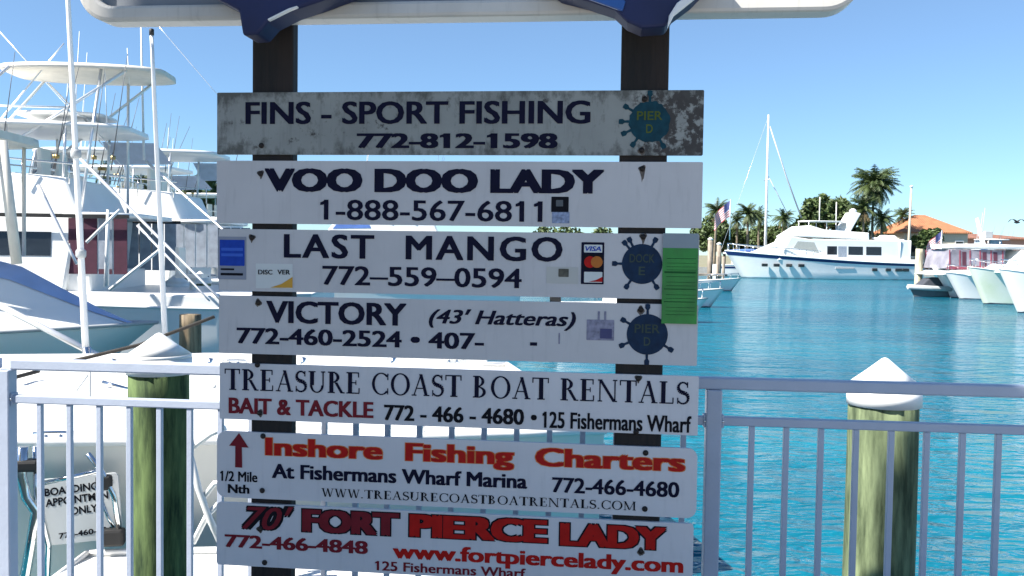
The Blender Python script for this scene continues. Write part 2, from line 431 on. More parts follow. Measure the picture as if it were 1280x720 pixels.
def spec(k):
    vals = [(-.965,.579,.500,.302),(-.966,.580,.282,.0805),(-.959,.574,.062,-.1385),(-.958,.575,-.154,-.342),(-.955,.582,-.374,-.5575),(-.964,.583,-.598,-.8155),(-.965,.576,-.833,-1.040)][k]
    return vals[0], vals[1], vals[2] + 1.5, vals[3] + 1.5

# ship's wheel emblem
WHEELT = mat('teal_wheel_ink', (.008, .058, .085), .5, var=.2, scale=40)
WHEELN = mat('navy_wheel_ink', (.008, .03, .075), .5, var=.2, scale=40)
OLIVE = mat('olive_ink', (.10, .13, .02), .5, var=.15); OLIVE2 = mat('faded_olive_ink', (.05, .075, .06), .5, var=.15)
def wheel(root, org, cx, cy, rpx, m, tm, word, letter, spokes, rot=0, ragged=0):
    u, v = on_sign(cx, cy); r = rpx / 397.0
    mb = MB(); n = 40
    mb.add([(r*math.cos(2*math.pi*i/n) * (1 + ragged*rnd.uniform(-1, 1)), 0, r*math.sin(2*math.pi*i/n) * (1 + ragged*rnd.uniform(-1, 1))) for i in range(n)], [tuple(range(n))])
    for a in spokes:
        a = R(a + rot); ux, uz = math.cos(a), math.sin(a); px, pz = -uz, ux
        w0, w1 = r*.07, r*.13
        ps = [(r*.9, w0), (r*1.2, w0*.8), (r*1.3, w1), (r*1.48, w1*.9), (r*1.5, 0)]
        ps = ps + [(q, -h) for q, h in ps[::-1][1:]]
        mb.add([(ux*q + px*h, -.0002, uz*q + pz*h) for q, h in ps], [tuple(range(len(ps)))])
    e = mb.build('wheel_emblem', m, root, fix=False); e.location = (u - org[0], -.0012, v - org[1])
    for t, dz, hw, h in ((word, .08*r, .62*r, .42*r), (letter, -.55*r, .16*r, .42*r)):
        me = text_mesh(t, .015); xs = [q.co.x for q in me.vertices]; ys = [q.co.y for q in me.vertices]
        for q in me.vertices:
            q.co = (-hw + (q.co.x - min(xs)) / (max(xs) - min(xs)) * 2*hw, -.0009, dz + (q.co.y) / max(ys) * h)
        me.materials.append(tm); o = bpy.data.objects.new('emblem_lettering', me); col.objects.link(o); o.parent = e
    return e
def patch(root, org, x0, y0, x1, y1, m, name='sticker', n=.0012, parent=None, r=.002):
    (u0, v0), (u1, v1) = on_sign(x0, y1), on_sign(x1, y0)
    mb = MB(); mb.prism(rrect(0, 0, u1-u0, v1-v0, min(r, (u1-u0)/3, (v1-v0)/3), 3), 'y', -n, -n + .0006)
    o = mb.build(name, m, root); o.location = (u0 - org[0], 0, v0 - org[1]); return o

# --- board 1
a = spec(0); s, og = make_board('grey corroded sign reading FINS - SPORT FISHING, topmost of the lettered boards', *a, B_OLD, bolts=((327, 182, 0), (806, 124, .006), (802, 188, .004)))
lettering(s, og, 'FINS - SPORT FISHING', 307, 738, 156.5, 153, 28.5, INK, .022)
lettering(s, og, '772-812-1598', 446, 697, 185, 185.5, 19, INK, .035, name='phone_number')
wheel(s, og, 812, 152, 25, WHEELT, OLIVE, 'PIER', 'D', (90, 148, 180, 205, 235, 300), 0, .06)
# --- board 2
a = spec(1); s, og = make_board('clean pale sign reading VOO DOO LADY with a small black sticker, second from top', *a, B_WHT, bolts=((326, 217, .004), (803, 211, .02)))
lettering(s, og, 'VOO DOO LADY', 331, 755, 239, 242.5, 30, INK, .045)
lettering(s, og, '1-888-567-6811', 405, 678, 275, 277, 26, INK, .012, name='phone_number')
k = patch(s, og, 689, 246, 711, 265, INKB, 'sticker'); patch(s, og, 690, 265, 712, 279, mat('pale_blue_print', (.35, .42, .6), .5, var=.3, scale=90), 'sticker')
patch(s, og, 695, 250, 704, 258, mat('grey_print', (.12, .13, .14), .5), 'sticker', n=.002)
# --- board 3
a = spec(2); s, og = make_board('pale sign reading LAST MANGO with card stickers at both ends', *a, B_WHT, bolts=((315, 297, .003), (804, 296, .008)))
lettering(s, og, 'LAST  MANGO', 355, 703, 323, 326, 30.5, INK, .022, spacing=1.16)
lettering(s, og, '772\u2013559\u20130594', 403, 652, 357, 359, 24.5, INK, .016, name='phone_number')
wheel(s, og, 802.5, 330, 24.5, WHEELN, OLIVE2, 'DOCK', 'E', (50, 62, 118, 130, 180, 237, 303)[1:], 0)
BLUEP = mat('blue_print', (.012, .06, .42), .4, var=.12, scale=50); GREYF = mat('grey_print_frame', (.30, .32, .38), .5)
patch(s, og, 272.8, 296, 308, 349, GREYF); patch(s, og, 275, 300, 306, 332, BLUEP, 'card_emblem', n=.0022)
for yy in (310, 317): patch(s, og, 277, yy, 304, yy + 3.2, mat('pale_blue_ink', (.05, .14, .6), .5), 'card_emblem', n=.003)
patch(s, og, 276, 335.5, 293, 337.5, INKB, 'card_lettering', n=.0022); patch(s, og, 276, 341.5, 304, 344, INKB, 'card_lettering', n=.0022)
CARD = mat('white_print', (.66, .68, .66), .4, var=.05)
patch(s, og, 320, 330, 366, 360, CARD)
lettering(s, og, 'DISC', 323, 341, 343, 343, 6, INKB, .02, n=.0026, name='card_lettering'); lettering(s, og, 'VER', 347, 363, 343, 343, 6, INKB, .02, n=.0026, name='card_lettering')
q = MB(); pts = [on_sign(*p) for p in ((338, 359.5), (352, 355), (366, 346), (366, 359.8))]; q.add([(u - og[0], -.0024, v - og[1]) for u, v in pts], [(0, 1, 2, 3)]); q.build('card_emblem', mat('amber_print', (.62, .33, .05), .5), s, fix=False)
patch(s, og, 726, 303, 755.5, 355, INK); patch(s, og, 730, 306, 753, 315.5, CARD, 'card_emblem', n=.0022)
lettering(s, og, 'VISA', 731.5, 751.5, 313.5, 314, 6, BLUEP, .02, shear=.2, n=.0032, name='card_lettering')
patch(s, og, 729, 318, 753.5, 337, INKB, 'card_emblem', n=.0022)
for cx, mm in ((737.5, RED), (746, mat('orange_print', (.5, .16, .03), .5))):
    u, v = on_sign(cx, 327.5); q = MB(); q.add([(.018*math.cos(i*.2618), 0, .018*math.sin(i*.2618)) for i in range(24)], [tuple(range(24))]); e = q.build('card_emblem', mm, s, fix=False); e.location = (u - og[0], -.003 if mm is RED else -.0034, v - og[1])
patch(s, og, 730, 340, 753, 353, CARD, 'card_emblem', n=.0022)
q = MB(); pts = [on_sign(*p) for p in ((736, 352), (745, 350), (753, 346), (753, 352.5))]; q.add([(u - og[0], -.0032, v - og[1]) for u, v in pts], [(0, 1, 2, 3)]); q.build('card_emblem', RED, s, fix=False)
FAINT = mat('faded_print', (.55, .54, .50), .6); patch(s, og, 683, 334, 723, 354, FAINT); patch(s, og, 698, 336, 711, 346, mat('brown_residue', (.13, .12, .09), .7, var=.3, scale=80), 'residue', n=.002)
# --- board 4
a = spec(3); s, og = make_board('pale sign reading VICTORY with a number partly blanked out', *a, B_WHT, bolts=((323, 378, .003), (801, 387, .006)))
lettering(s, og, 'VICTORY', 333, 508, 404.5, 406, 28.5, INK, .026)
lettering(s, og, "(43\u2032 Hatteras)", 536, 720, 404, 408, 18, INK, .02, shear=.28)
lettering(s, og, '772-460-2524 \u2022 407-', 296, 605, 431, 435, 20.5, INK, .024, name='phone_number')
patch(s, og, 662.5, 428, 671.5, 432, INK, 'phone_number', r=.0005)
wheel(s, og, 809, 418, 25, WHEELN, OLIVE2, 'PIER', 'D', (90, 150, 205, 270, 328), 0)
GH = mat('ghost_print', (.33, .32, .42), .6, var=.25, scale=60)
patch(s, og, 733, 400, 768, 425, GH, 'faded_sticker'); patch(s, og, 750, 411, 765, 423, mat('ghost_print_dark', (.10, .10, .22), .6, var=.2), 'faded_sticker', n=.002)
for xx in (747, 755): patch(s, og, xx, 389, xx + 3, 402, GH, 'faded_sticker', n=.0017)
patch(s, og, 698, 416, 700, 430, GH, 'faded_sticker')
# green permit sticker spanning boards 3 and 4 -> a stiff card fixed over both
GREEN = mat('green_permit', (.014, .27, .028), .4, var=.25, scale=14); GREEND = mat('green_permit_ink', (.008, .10, .02), .4)
u0, v0 = on_sign(826.5, 404); u1, v1 = on_sign(873, 292)
gr = sign_root('permit_card', u0, v0, 'bright green permit card with dark lines, fixed over two sign boards', 'permit card')
q = MB(); q.box((0, -.009, 0), (u1-u0, -.0035, v1-v0 - .045)); q.build('card', GREEN, gr)
q = MB(); q.box((0, -.0085, v1-v0-.045), (u1-u0, -.0035, v1-v0)); q.build('clear_top', mat('clear_sleeve', (.25, .29, .33), .15), gr)
q = MB()
for f, h in ((.26, .0018), (.31, .0012), (.35, .0012), (.385, .0012), (.52, .0012), (.56, .0014), (.70, .0012), (.80, .0012), (.84, .0012), (.42, .006), (.46, .0015), (.60, .003), (.74, .0025), (.66, .0012), (.88, .0015)):
    z = (v1 - v0) * (1 - f) - .006; q.box((.006 if h > .002 else .012, -.0098, z), (u1-u0-.006, -.0092, z + h))
q.build('card_lettering', GREEND, gr)
# --- board 5
a = spec(4); s, og = make_board('white sign reading TREASURE COAST BOAT RENTALS in roman capitals', *a, B_WHT2, bolts=((322, 456, 0), (798, 473, .002), (325, 516, .003), (795, 540, 0)))
roman(s, og, 'TREASURE COAST BOAT RENTALS', 281, 862, 484.5, 508, 27.5, INK)
lettering(s, og, 'BAIT & TACKLE', 286, 467, 516, 523, 20.5, DRED, .03)
lettering(s, og, '772 - 466 - 4680', 480, 655, 525, 531, 20, INKB, .026, name='phone_number')
lettering(s, og, '\u2022', 663.5, 671, 531, 531, 19, INKB, .02)
lettering(s, og, '125 Fishermans Wharf', 680, 864, 534, 541.5, 21, INKB, .022)
# --- board 6
a = spec(5); s, og = make_board('white round cornered sign with red arrow reading Inshore Fishing Charters', *a, B_WHT2, radius=.03, bolts=((329, 545, 0), (807, 566, 0), (328, 613, 0), (806, 636, 0)))
lettering(s, og, 'Inshore  Fishing  Charters', 332, 856, 568, 590, 22.5, ORNG, .03, n=.0011, name='lettering_outline', grow=.022)
lettering(s, og, 'Inshore  Fishing  Charters', 332, 856, 568, 590, 22.5, RED, .03, n=.0019)
lettering(s, og, 'At Fishermans Wharf Marina', 340, 659, 597, 611, 18.5, INK, .028)
lettering(s, og, '772-466-4680', 690, 849, 614.5, 622.5, 19.5, INK, .022, name='phone_number')
roman(s, og, 'WWW.TREASURECOASTBOATRENTALS.COM', 402, 795, 619, 639.5, 11, INKB)
lettering(s, og, '1/2 Mile', 277, 322, 601, 602.5, 13, INKB, .02); lettering(s, og, 'Nth', 285, 312, 616, 617, 11.5, INKB, .03)
q = MB(); pts = [(294, 584), (303, 584.5), (302.6, 559), (311, 559.5), (299, 541), (286.5, 557), (294.3, 557.5)]
q.add([(on_sign(*p)[0] - og[0], -.0015, on_sign(*p)[1] - og[1]) for p in pts], [tuple(range(7))]); q.build('arrow', DRED, s, fix=False)
# --- board 7
a = spec(6); s, og = make_board("white sign reading 70' FORT PIERCE LADY in red and black, lowest board", *a, B_WHT2, radius=.012, bolts=((325, 661, .003), (801, 689, .004), (331, 703, 0)))
lettering(s, og, "70\u2032", 303, 367, 661, 663, 29, INKB, .045, shear=.3, n=.0011, grow=.03, name='lettering_outline'); lettering(s, og, "70\u2032", 303, 367, 661, 663, 29, DRED, .01, shear=.3, n=.0019)
for tx, x0, x1, y0, y1, mm in (('FORT', 378, 499, 664, 670, DRED), ('PIERCE', 512, 684, 669, 680, RED), ('LADY', 700, 832, 680, 689, RED)):
    lettering(s, og, tx, x0, x1, y0, y1, 29, INKB, .05, n=.0011, grow=.035, name='lettering_outline'); lettering(s, og, tx, x0, x1, y0, y1, 29, mm, .05, n=.0019)
lettering(s, og, '772-466-4848', 281, 460, 684, 692, 16.5, DRED, .03, name='phone_number')
lettering(s, og, 'www.fortpiercelady.com', 491, 854, 697, 716.5, 19, RED, .032, name='web_address')
lettering(s, og, '125 Fishermans Wharf', 471, 657, 712, 723, 12, DRED, .02)

# --- posts
def wood_mat(name, c1, c2, scale=(14, 14, .8), rough=.75):
    m = bpy.data.materials.new(name); m.use_nodes = True; n = m.node_tree; L = n.links; b = n.nodes['Principled BSDF']
    tc = n.nodes.new('ShaderNodeTexCoord'); mp = n.nodes.new('ShaderNodeMapping'); mp.inputs['Scale'].default_value = scale
    L.new(tc.outputs['Object'], mp.inputs[0]); q = n.nodes.new('ShaderNodeTexNoise'); q.inputs['Scale'].default_value = 1.6; q.inputs['Detail'].default_value = 7; q.inputs['Roughness'].default_value = .65
    L.new(mp.outputs[0], q.inputs['Vector']); rp = n.nodes.new('ShaderNodeValToRGB'); rp.color_ramp.elements[0].position = .36; rp.color_ramp.elements[1].position = .64
    rp.color_ramp.elements[0].color = (*c1, 1); rp.color_ramp.elements[1].color = (*c2, 1); L.new(q.outputs['Fac'], rp.inputs[0]); L.new(rp.outputs[0], b.inputs['Base Color'])
    bp = n.nodes.new('ShaderNodeBump'); bp.inputs['Strength'].default_value = .5; bp.inputs['Distance'].default_value = .01; L.new(q.outputs['Fac'], bp.inputs['Height']); L.new(bp.outputs[0], b.inputs['Normal'])
    b.inputs['Roughness'].default_value = rough; return m
POSTW = wood_mat('dark_stained_timber', (.005, .004, .004), (.020, .012, .010))
for px0, px1, lab in ((313.5, 364, 'dark square timber post at the FINS lettering end of the boards'), (776.5, 835.5, 'dark square timber post behind the wheel emblems of the boards')):
    u0, _ = on_sign(px0, 100); u1, _ = on_sign(px1, 100)
    o = sign_root('timber_post', (u0+u1)/2, 0, lab, 'post', 'timber posts of the sign'); h = (u1-u0)/2 * 1.02
    mb = MB(); mb.box((-h, .0125, .002), (h, .0125 + .05, 3.4)); mb.build('post', POSTW, o, bevel=.006)
    mb = MB(); mb.box((-h-.02, .004, .001), (h+.02, .085, .05)); mb.build('base_shoe', mat('galvanised', (.35, .36, .37), .5, .7), o)

# --- top board
TOPP = board_material('top_panel', (.62, .60, .56), .5, .4, 0, 0)
u0, v0 = on_sign(95, 27, .085); u1, _ = on_sign(1082, 20, .085); TH_ = 1.05
tr = sign_root('welcome_sign', u0, v0, 'large rounded white sign board across the top of both posts', 'sign')
W_ = u1 - u0
mb = MB(); mb.prism(rrect(.05, .052, W_-.05, TH_-.05, .07, 8), 'y', -.045, .01); mb.build('panel', mat('slate_panel', (.20, .22, .25), .5, var=.12), tr)
mb = MB(); out = rrect(0, 0, W_, TH_, .11, 10); inn = rrect(.05, .05, W_-.05, TH_-.05, .072, 10); n = len(out)
vs_ = [(x, -.085, z) for x, z in out] + [(x, -.085, z) for x, z in inn] + [(x, .01, z) for x, z in out] + [(x, .01, z) for x, z in inn]
fs_ = []
for i in range(n):
    j = (i+1) % n
    fs_ += [(i, j, n+j, n+i), (2*n+i, 3*n+i, 3*n+j, 2*n+j), (i, 2*n+i, 2*n+j, j), (n+i, n+j, 3*n+j, 3*n+i)]
mb.add(vs_, fs_); mb.build('frame', TOPP, tr, bevel=.012)
# blue carved ornaments over the post heads
BLUEW = mat('royal_blue_paint', (.010, .018, .085), .4, var=.25, scale=5); BLUEW.node_tree.nodes['Principled BSDF'].inputs['Roughness'].default_value = .65; BLUEL = mat('lit_blue_tone', (.02, .10, .36), .35, var=.2, scale=6)  # lighter blue puts the lit part of the bracket into the colour
def ornament(lab, poly, light, edge):
    pts = [on_sign(*p, .2) for p in poly]; uu = min(p[0] for p in pts); vv = min(p[1] for p in pts)
    o = sign_root('carved_ornament', uu, vv, lab, 'ornament', 'blue carved brackets under the top board')
    mb = MB(); mb.prism([(u-uu, v-vv) for u, v in pts], 'y', -.20, -.088); mb.build('carving', BLUEW, o, bevel=.008)
    for poly2, m, nm, d in ((light, BLUEL, 'lit_band', .212), (edge, WHT, 'white_edge', .216)):
        if poly2:
            pp = [on_sign(*p, .21) for p in poly2]; mb = MB(); mb.prism([(u-uu, v-vv) for u, v in pp], 'y', -d, -.199); mb.build(nm, m, o, bevel=.003)
    return o
ornament('dark blue carved bracket with thin white edge at the head of one post',
         [(240, -40), (262, -6), (298, 13), (303, 44), (321, 43), (334, 28), (362, 14), (398, 2), (440, -14), (470, -40)],
         None, [(336, 26.5), (362, 13.5), (372, 9.5), (372, 7.5), (361, 11), (335, 24)])
ornament('blue carved bracket with painted-in lit band and white curling tip at the other post head',
         [(660, -40), (700, -8), (735, 1), (768, 12), (784, 27), (802, 35), (832, 33), (842, 18), (866, 0), (905, -40)],
         [(690, -18), (722, -6), (756, 6), (778, 14), (782, 2), (770, -12), (740, -30), (700, -30)],
         [(834, 36), (842, 20), (866, 1), (880, -10), (868, -12), (846, 4), (836, 20)])

# ------------------------------------------------------------------ railing
k_ = .113 / .105
RYAW = R(5.55); RD = 2.9227 * k_; RZ = 1.5 - .3997 * k_
RU = Vector((math.cos(RYAW), -math.sin(RYAW), 0)); RO = Vector((0, RD, 0))
def rail_t(px):
    d = ray(px, 500); N = Vector((RU.y, -RU.x, 0)); t = (RO - EYE).dot(N) / d.dot(N); return ((EYE + d*t) - RO).dot(RU)
def railing(t_post, t0, t1, bal, lab, post2=None):
    o = empty('railing', RO + RU * t_post, -RYAW, lab, 'railing', 'quay railing panels')
    a, b = t0 - t_post, t1 - t_post
    mb = MB(); mb.box((a, -.022, RZ - .02), (b, .022, RZ + .02)); mb.build('top_rail', RAILM, o, bevel=.006)
    mb = MB(); mb.box((a, -.014, RZ - .142), (b, .014, RZ - .112)); mb.build('middle_rail', RAILM, o, bevel=.004)
    mb = MB(); mb.box((a, -.014, .10), (b, .014, .13)); mb.build('bottom_rail', RAILM, o, bevel=.004)
    for p in ([0] + ([post2 - t_post] if post2 else [])):
        mb = MB(); mb.box((p-.026, -.026, .001), (p+.026, .026, RZ - .0205)); mb.build('rail_post', RAILM, o, bevel=.005)
        mb = MB(); mb.box((p-.06, -.06, .0005), (p+.06, .06, .012)); mb.build('base_plate', RAILM, o)
    for p in ([0] + ([post2 - t_post] if post2 else [])):
        for zz in (RZ - .127, .115):
            for sg in (-1, 1):
                if a - .01 < p + sg*.04 < b + .01:
                    mb = MB(); mb.box((p + sg*.0265, -.019, zz - .022), (p + sg*.034, .019, zz + .022)); br_ = mb.build('bracket', RAILM, o, bevel=.002)
                    q = MB(); q.lathe([(.005, 0), (.004, .003), (0, .0035)], 8); qo = q.build('screw', CHR, br_); qo.rotation_euler = (R(90), 0, 0); qo.location = (p + sg*.030, -.019, zz)
    for t in bal:
        x = t - t_post; mb = MB(); mb.box((x-.0095, -.0095, .1305), (x+.0095, .0095, RZ - .1425)); mb.build('baluster', RAILM, o, bevel=.002)
tl = rail_t(8); trr = rail_t(892); b0 = rail_t(50.2)
bl = [b0 + .113*i for i in range(9)]
railing(tl, tl + .026, bl[-1] + .10, bl, 'white railing panel to the side where the white boats lie')
br0 = rail_t(940.5); br = [br0 + .113*i for i in range(-14, 15)]
post_t = trr
railing(trr, bl[-1] + .1025, br[-1] + .2, [t for t in br if abs(t - trr) > .045 and t > bl[-1] + .13], 'shaded railing panel in front of the open blue water')
b2 = [tl - .115 - .113*i for i in range(14)]
railing(tl - 1.75, tl - 1.75, tl - .027, b2, 'railing panel running off past the end post on the boat side')

# ------------------------------------------------------------------ pilings with white caps
PILEW = wood_mat('green_treated_pile', (.028, .045, .018), (.20, .25, .13), (9, 9, 1.3), .85)
PILEW2 = wood_mat('mossy_pile', (.014, .034, .010), (.125, .185, .065), (11, 11, 1.6), .9)
CAPM = mat('white_pile_cap', (.82, .82, .80), .4, var=.03, scale=8)
def piling(loc, r, ztop, hc, lab, m, lean=0, cat='piling', capo=1.08, cap=True):
    o = empty('piling', (loc[0], loc[1], WZ), 0, lab, cat, 'mooring pilings')
    mb = MB(); H = ztop - WZ
    prof = [(r*1.06, -1.5)] + [(r*(1.04 - .06*i/10), H*i/10) for i in range(11)]
    ph = rnd.uniform(0, 6)
    mb.lathe(prof, 32, wob=lambda a, z: .012*math.sin(5*a+ph) + .014*math.sin(9*a + z*.5 + ph) + .008*math.sin(z*5+a)); mb.build('pile', m, o)
    if cap:
        rc_ = r * capo
        mb = MB(); mb.lathe([(rc_, H - .085), (rc_*1.005, H - .006)], 40); mb.lathe([(rc_*1.005, H - .006), (rc_*.985, H + .010)], 40); mb.lathe([(rc_*.985, H + .010), (rc_*.5, H + .010 + (hc-.01)*.5), (.014, H + hc - .004), (.003, H + hc)], 40); mb.build('cap', CAPM, o, fix=False)
    o.rotation_euler = (0, lean, 0); return o
Yp = 4.3
c = at(1105.5, 480, Yp); rr = 44.5 / 1150 * Yp * .955
zt = at(1105, 503, Yp).z; ap = at(1104, 447, Yp).z
piling((c.x, Yp), rr, zt + .075, ap - zt - .075, 'stout piling with clean white cone cap standing in the open blue water', PILEW, 0, capo=1.05)
Yl = 4.5
c = at(199, 470, Yl); rr = 37.5 / 1150 * Yl * .985
zt = at(200, 464, Yl).z; ap = at(202, 416, Yl).z
piling((c.x, Yl), rr, zt + .075, ap - zt - .075, 'mossy green piling with white cone cap behind the white railing', PILEW2, 0, capo=1.06)

# ------------------------------------------------------------------ boats
def interp(tab, t):
    for (a, x), (b, y) in zip(tab, tab[1:]):
        if t <= b: return x + (y - x) * (t - a) / (b - a)
    return tab[-1][1]
class Boat:
    """local x forward from the transom, z up from the waterline"""
    def __init__(s, name, L, B, fs, fb, stern, heading, lab, cat='boat', group=None, rake=1.2, full=.35, parent_z=WZ):
        s.L, s.B, s.fs, s.fb, s.rake, s.full = L, B, fs, fb, rake, full
        s.o = empty(name, (stern[0], stern[1], parent_z), heading, lab, cat, group)
    def half(s, t):
        f = s.full
        if t < f: return s.B/2 * (1 - .10*((f - t)/f)**2)
        q = (t - f)/(1 - f); return s.B/2 * max(0, 1 - q**2.3)
    def sheer(s, t): return s.fs + (s.fb - s.fs) * t**1.7
    def hull(s, m=GEL, stripe=None, bottom=BARN, n=22, flare=.62, rub=WHT, rubr=.03):
        secs = []; st = []
        for i in range(n+1):
            t = i/n; b = s.half(t); z = s.sheer(t); X = t*s.L; xw = t*(s.L - s.rake)
            bw = b * (.93 - (.93 - flare) * t**1.5) * (1 if t < 1 else 0)
            rows = []
            for f, yy in ((0, bw*.97), (.06, bw), (.35, bw + (b-bw)*.22), (.65, bw + (b-bw)*.52), (.88, bw + (b-bw)*.83), (1, b)):
                xx = xw + (X - xw) * f; rows.append((xx, yy, .0 + z*f))
            sec = [(xw - .3*t, 0, -.5)] + rows
            full = [(p[0], -p[1], p[2]) for p in sec[::-1]] + sec[1:]
            secs.append(full); st.append(sec)
        mb = MB(); mb.loft(secs, cap=False)
        N = len(secs[0]); mb.add(secs[0], [tuple(range(N))]); s.secs = secs
        mb.build('hull', m, s.o)
        # boot stripe / waterline band, made taller to paint in shade along the water
        mb = MB()
        for sg in (-1, 1):
            band = [[(q[1][0] + .004, sg*(q[1][1] + .012), -.05), (q[1][0] + .01, sg*(q[1][1] + .012) if q[1][1] > 0 else 0, .10 + .03*s.sheer(i/n))] for i, q in enumerate(st)]
            mb.loft(band, cap=False)
        mb.build('waterline_band', bottom, s.o, fix=False)
        # deck
        mb = MB()
        dk = [[(p[3+3][0], -p[6][1]*.985, p[6][2] - .03), (p[6][0], 0, p[6][2] + .03*s.half(i/n)), (p[6][0], p[6][1]*.985, p[6][2] - .03)] for i, p in enumerate(st)]
        mb.loft(dk, cap=False); mb.build('deck', GEL if m is not GEL else GEL, s.o, fix=False)
        mb = MB()
        for sg in (-1, 1): mb.tube([(p[6][0], sg*p[6][1], p[6][2]) for p in st], rubr, 6)
        mb.tube([(st[0][6][0], -st[0][6][1], st[0][6][2]), (st[0][6][0], st[0][6][1], st[0][6][2])], rubr, 6)
        mb.build('rub_rail', rub, s.o)
        if stripe:
            m2, f0, f1 = stripe; mb = MB()
            for sg in (-1, 1):
                band = []
                for i in range(n+1):
                    t = i/n; b = s.half(t); z = s.sheer(t); X = t*s.L; xw = t*(s.L - s.rake); bw = b * (.93 - (.93 - flare) * t**1.5)
                    row = []
                    for f in (f0, f1):
                        g = .83 + (1-.83)*(f-.88)/.12 if f > .88 else .52 + .31*(f-.65)/.23
                        row.append((xw + (X-xw)*f + .012, sg*(bw + (b-bw)*g + .012), z*f))
                    band.append(row)
                mb.loft(band, cap=False)
            mb.build('stripe', m2, s.o, fix=False)
        return s
    def house(s, name, prof, w0, w1, m=GEL, bevel=.05):
        """side profile (x,z) polygon, half width w0 at lowest z and w1 at top"""
        zs = [p[1] for p in prof]; za, zb = min(zs), max(zs); mb = MB()
        hw = lambda z: w0 + (w1 - w0)*(z - za)/(zb - za)
        n = len(prof); vs = [(x, -hw(z), z) for x, z in prof] + [(x, hw(z), z) for x, z in prof]
        mb.add(vs, [tuple(range(n)), tuple(range(n, 2*n))[::-1]] + [(i, i+n, (i+1) % n+n, (i+1) % n) for i in range(n)])
        s.hw = hw; return mb.build(name, m, s.o, bevel=bevel)
    def side(s, name, polys, m, proud=.012, sides=(-1, 1), parent=None):
        for poly in polys:
            for sg in sides:
                mb = MB(); n = len(poly)
                vs = [(x, sg*(s.hw(z) - .01), z) for x, z in poly] + [(x, sg*(s.hw(z) + proud), z) for x, z in poly]
                mb.add(vs, [tuple(range(n)), tuple(range(n, 2*n))[::-1]] + [(i, i+n, (i+1) % n+n, (i+1) % n) for i in range(n)])
                mb.build(name, m, parent or s.o)
    def slab(s, name, x0, x1, hw, z, th, m=GEL, bevel=.03, crown=.06, taper=.9):
        mb = MB(); secs = []
        for i in range(15):
            t = (1 - math.cos(math.pi*i/14))/2; h = hw * (taper*.45 + (1 - taper*.45)*math.sin(math.pi*t)**.32); x = x0 + (x1-x0)*t
            secs.append([(x, -h, z), (x, -h*.97, z+th), (x, 0, z+th+crown*math.sin(math.pi*t)), (x, h*.97, z+th), (x, h, z), (x, 0, z+crown*.5*math.sin(math.pi*t))])
        mb.loft(secs, close=True); return mb.build(name, m, s.o)
    def pipes(s, name, lines, r, m=ALU, each=True):
        if each:
            for l in lines: MB().tube(l, r, 8).build(name, m, s.o)
        else:
            mb = MB()
            for l in lines: mb.tube(l, r, 8)
            mb.build(name, m, s.o)
    def bow_rail(s, t0, t1, h, n=6, r=.018, m=CHR):
        for sg in (-1, 1):
            top = []; mb = MB()
            for i in range(n+1):
                t = t0 + (t1-t0)*i/n; b = s.half(t)*.93; p = (t*s.L - .05, sg*b, s.sheer(t)); q = (p[0] + .03, sg*b, p[2] + h); top.append(q); mb.tube([p, q], r*.8, 6)
            mb.tube(top, r, 6); mb.build('handrail', m, s.o)
    def outrigger(s, base, tip, r0=.035, r1=.012, m=ALU, spread=True):
        b = Vector(base); t = Vector(tip); mb = MB(); mb.tube([b + (t-b)*i/6 for i in range(7)], r0, 8, r1=r1); o = mb.build('outrigger', m, s.o)
        return o
    def local(s, P):
        return Matrix.Rotation(-s.o.rotation_euler.z, 3, 'Z') @ (Vector(P) - s.o.location)

# ---- boat alongside the quay: transom to the right, big white cockpit
N_ = Vector((.82, 7.25)); F_ = Vector((-.1, 12.1)); ctr = (N_ + F_)/2; beam = (F_ - N_).length
hd = math.atan2(-.92, -4.85)
b1 = Boat('sport_fishing_boat', 14, beam, 1.30, 1.75, ctr, hd, 'broad white fishing boat lying along the quay just behind the railing', 'boat', rake=1.6)
b1.hull(GEL2, rubr=.035, flare=.8)
mb = MB(); mb.prism([(-beam/2*.955, 1.27), (-beam/2*.90, 1.27), (-beam/2*.905, 1.46), (-beam/2*.945, 1.46)], 'x', .25, 6.4); mb.build('bulwark', GEL, b1.o, bevel=.02)
# cockpit recess shown as a raised coaming with liner floor, tackle lockers, hatches
b1.house('coaming', [(.5, 1.28), (6.9, 1.30), (6.9, 1.36), (.5, 1.34)], beam/2*.80, beam/2*.80, GEL, .02)
for x, y in ((1.2, 1.0), (1.2, -1.0), (3.0, .9), (3.0, -.9), (5.0, 0)):
    mb = MB(); mb.prism(rrect(x-.45, y-.35, x+.45, y+.35, .08), 'z', 1.33, 1.385); h = mb.build('hatch', GEL, b1.o, bevel=.012)
    mb = MB(); mb.tube([(x-.08, y+.30, 1.40), (x+.08, y+.30, 1.40)], .012); mb.build('latch', CHR, h)
for x, sg in ((.7, -1), (.7, 1), (4.2, 1), (6.0, 1), (3.4, -1)):
    mb = MB(); y = sg*beam/2*.90; mb.tube([(x-.14, y, 1.37), (x-.05, y, 1.375), (x+.05, y, 1.375), (x+.14, y, 1.37)], .016); mb.tube([(x-.05, y, 1.28), (x-.05, y, 1.375)], .014); mb.tube([(x+.05, y, 1.28), (x+.05, y, 1.375)], .014)
    mb.build('cleat', CHR, b1.o)
for x in (1.5, 2.6, 3.7, 4.8):
    for sg in (-1, 1):
        mb = MB(); mb.tube([(x, sg*beam/2*.86, 1.27), (x - .05, sg*beam/2*.86, 1.42)], .028); mb.build('rod_holder', CHR, b1.o)
b1.house('cabin', [(9.4, 1.35), (9.6, 3.0), (12.0, 2.3), (12.8, 1.6)], 1.7, 1.2, GEL, .08)
b1.side('window', [[(9.9, 2.2), (9.95, 2.75), (11.1, 2.5), (11.5, 2.15)]], GLASS)
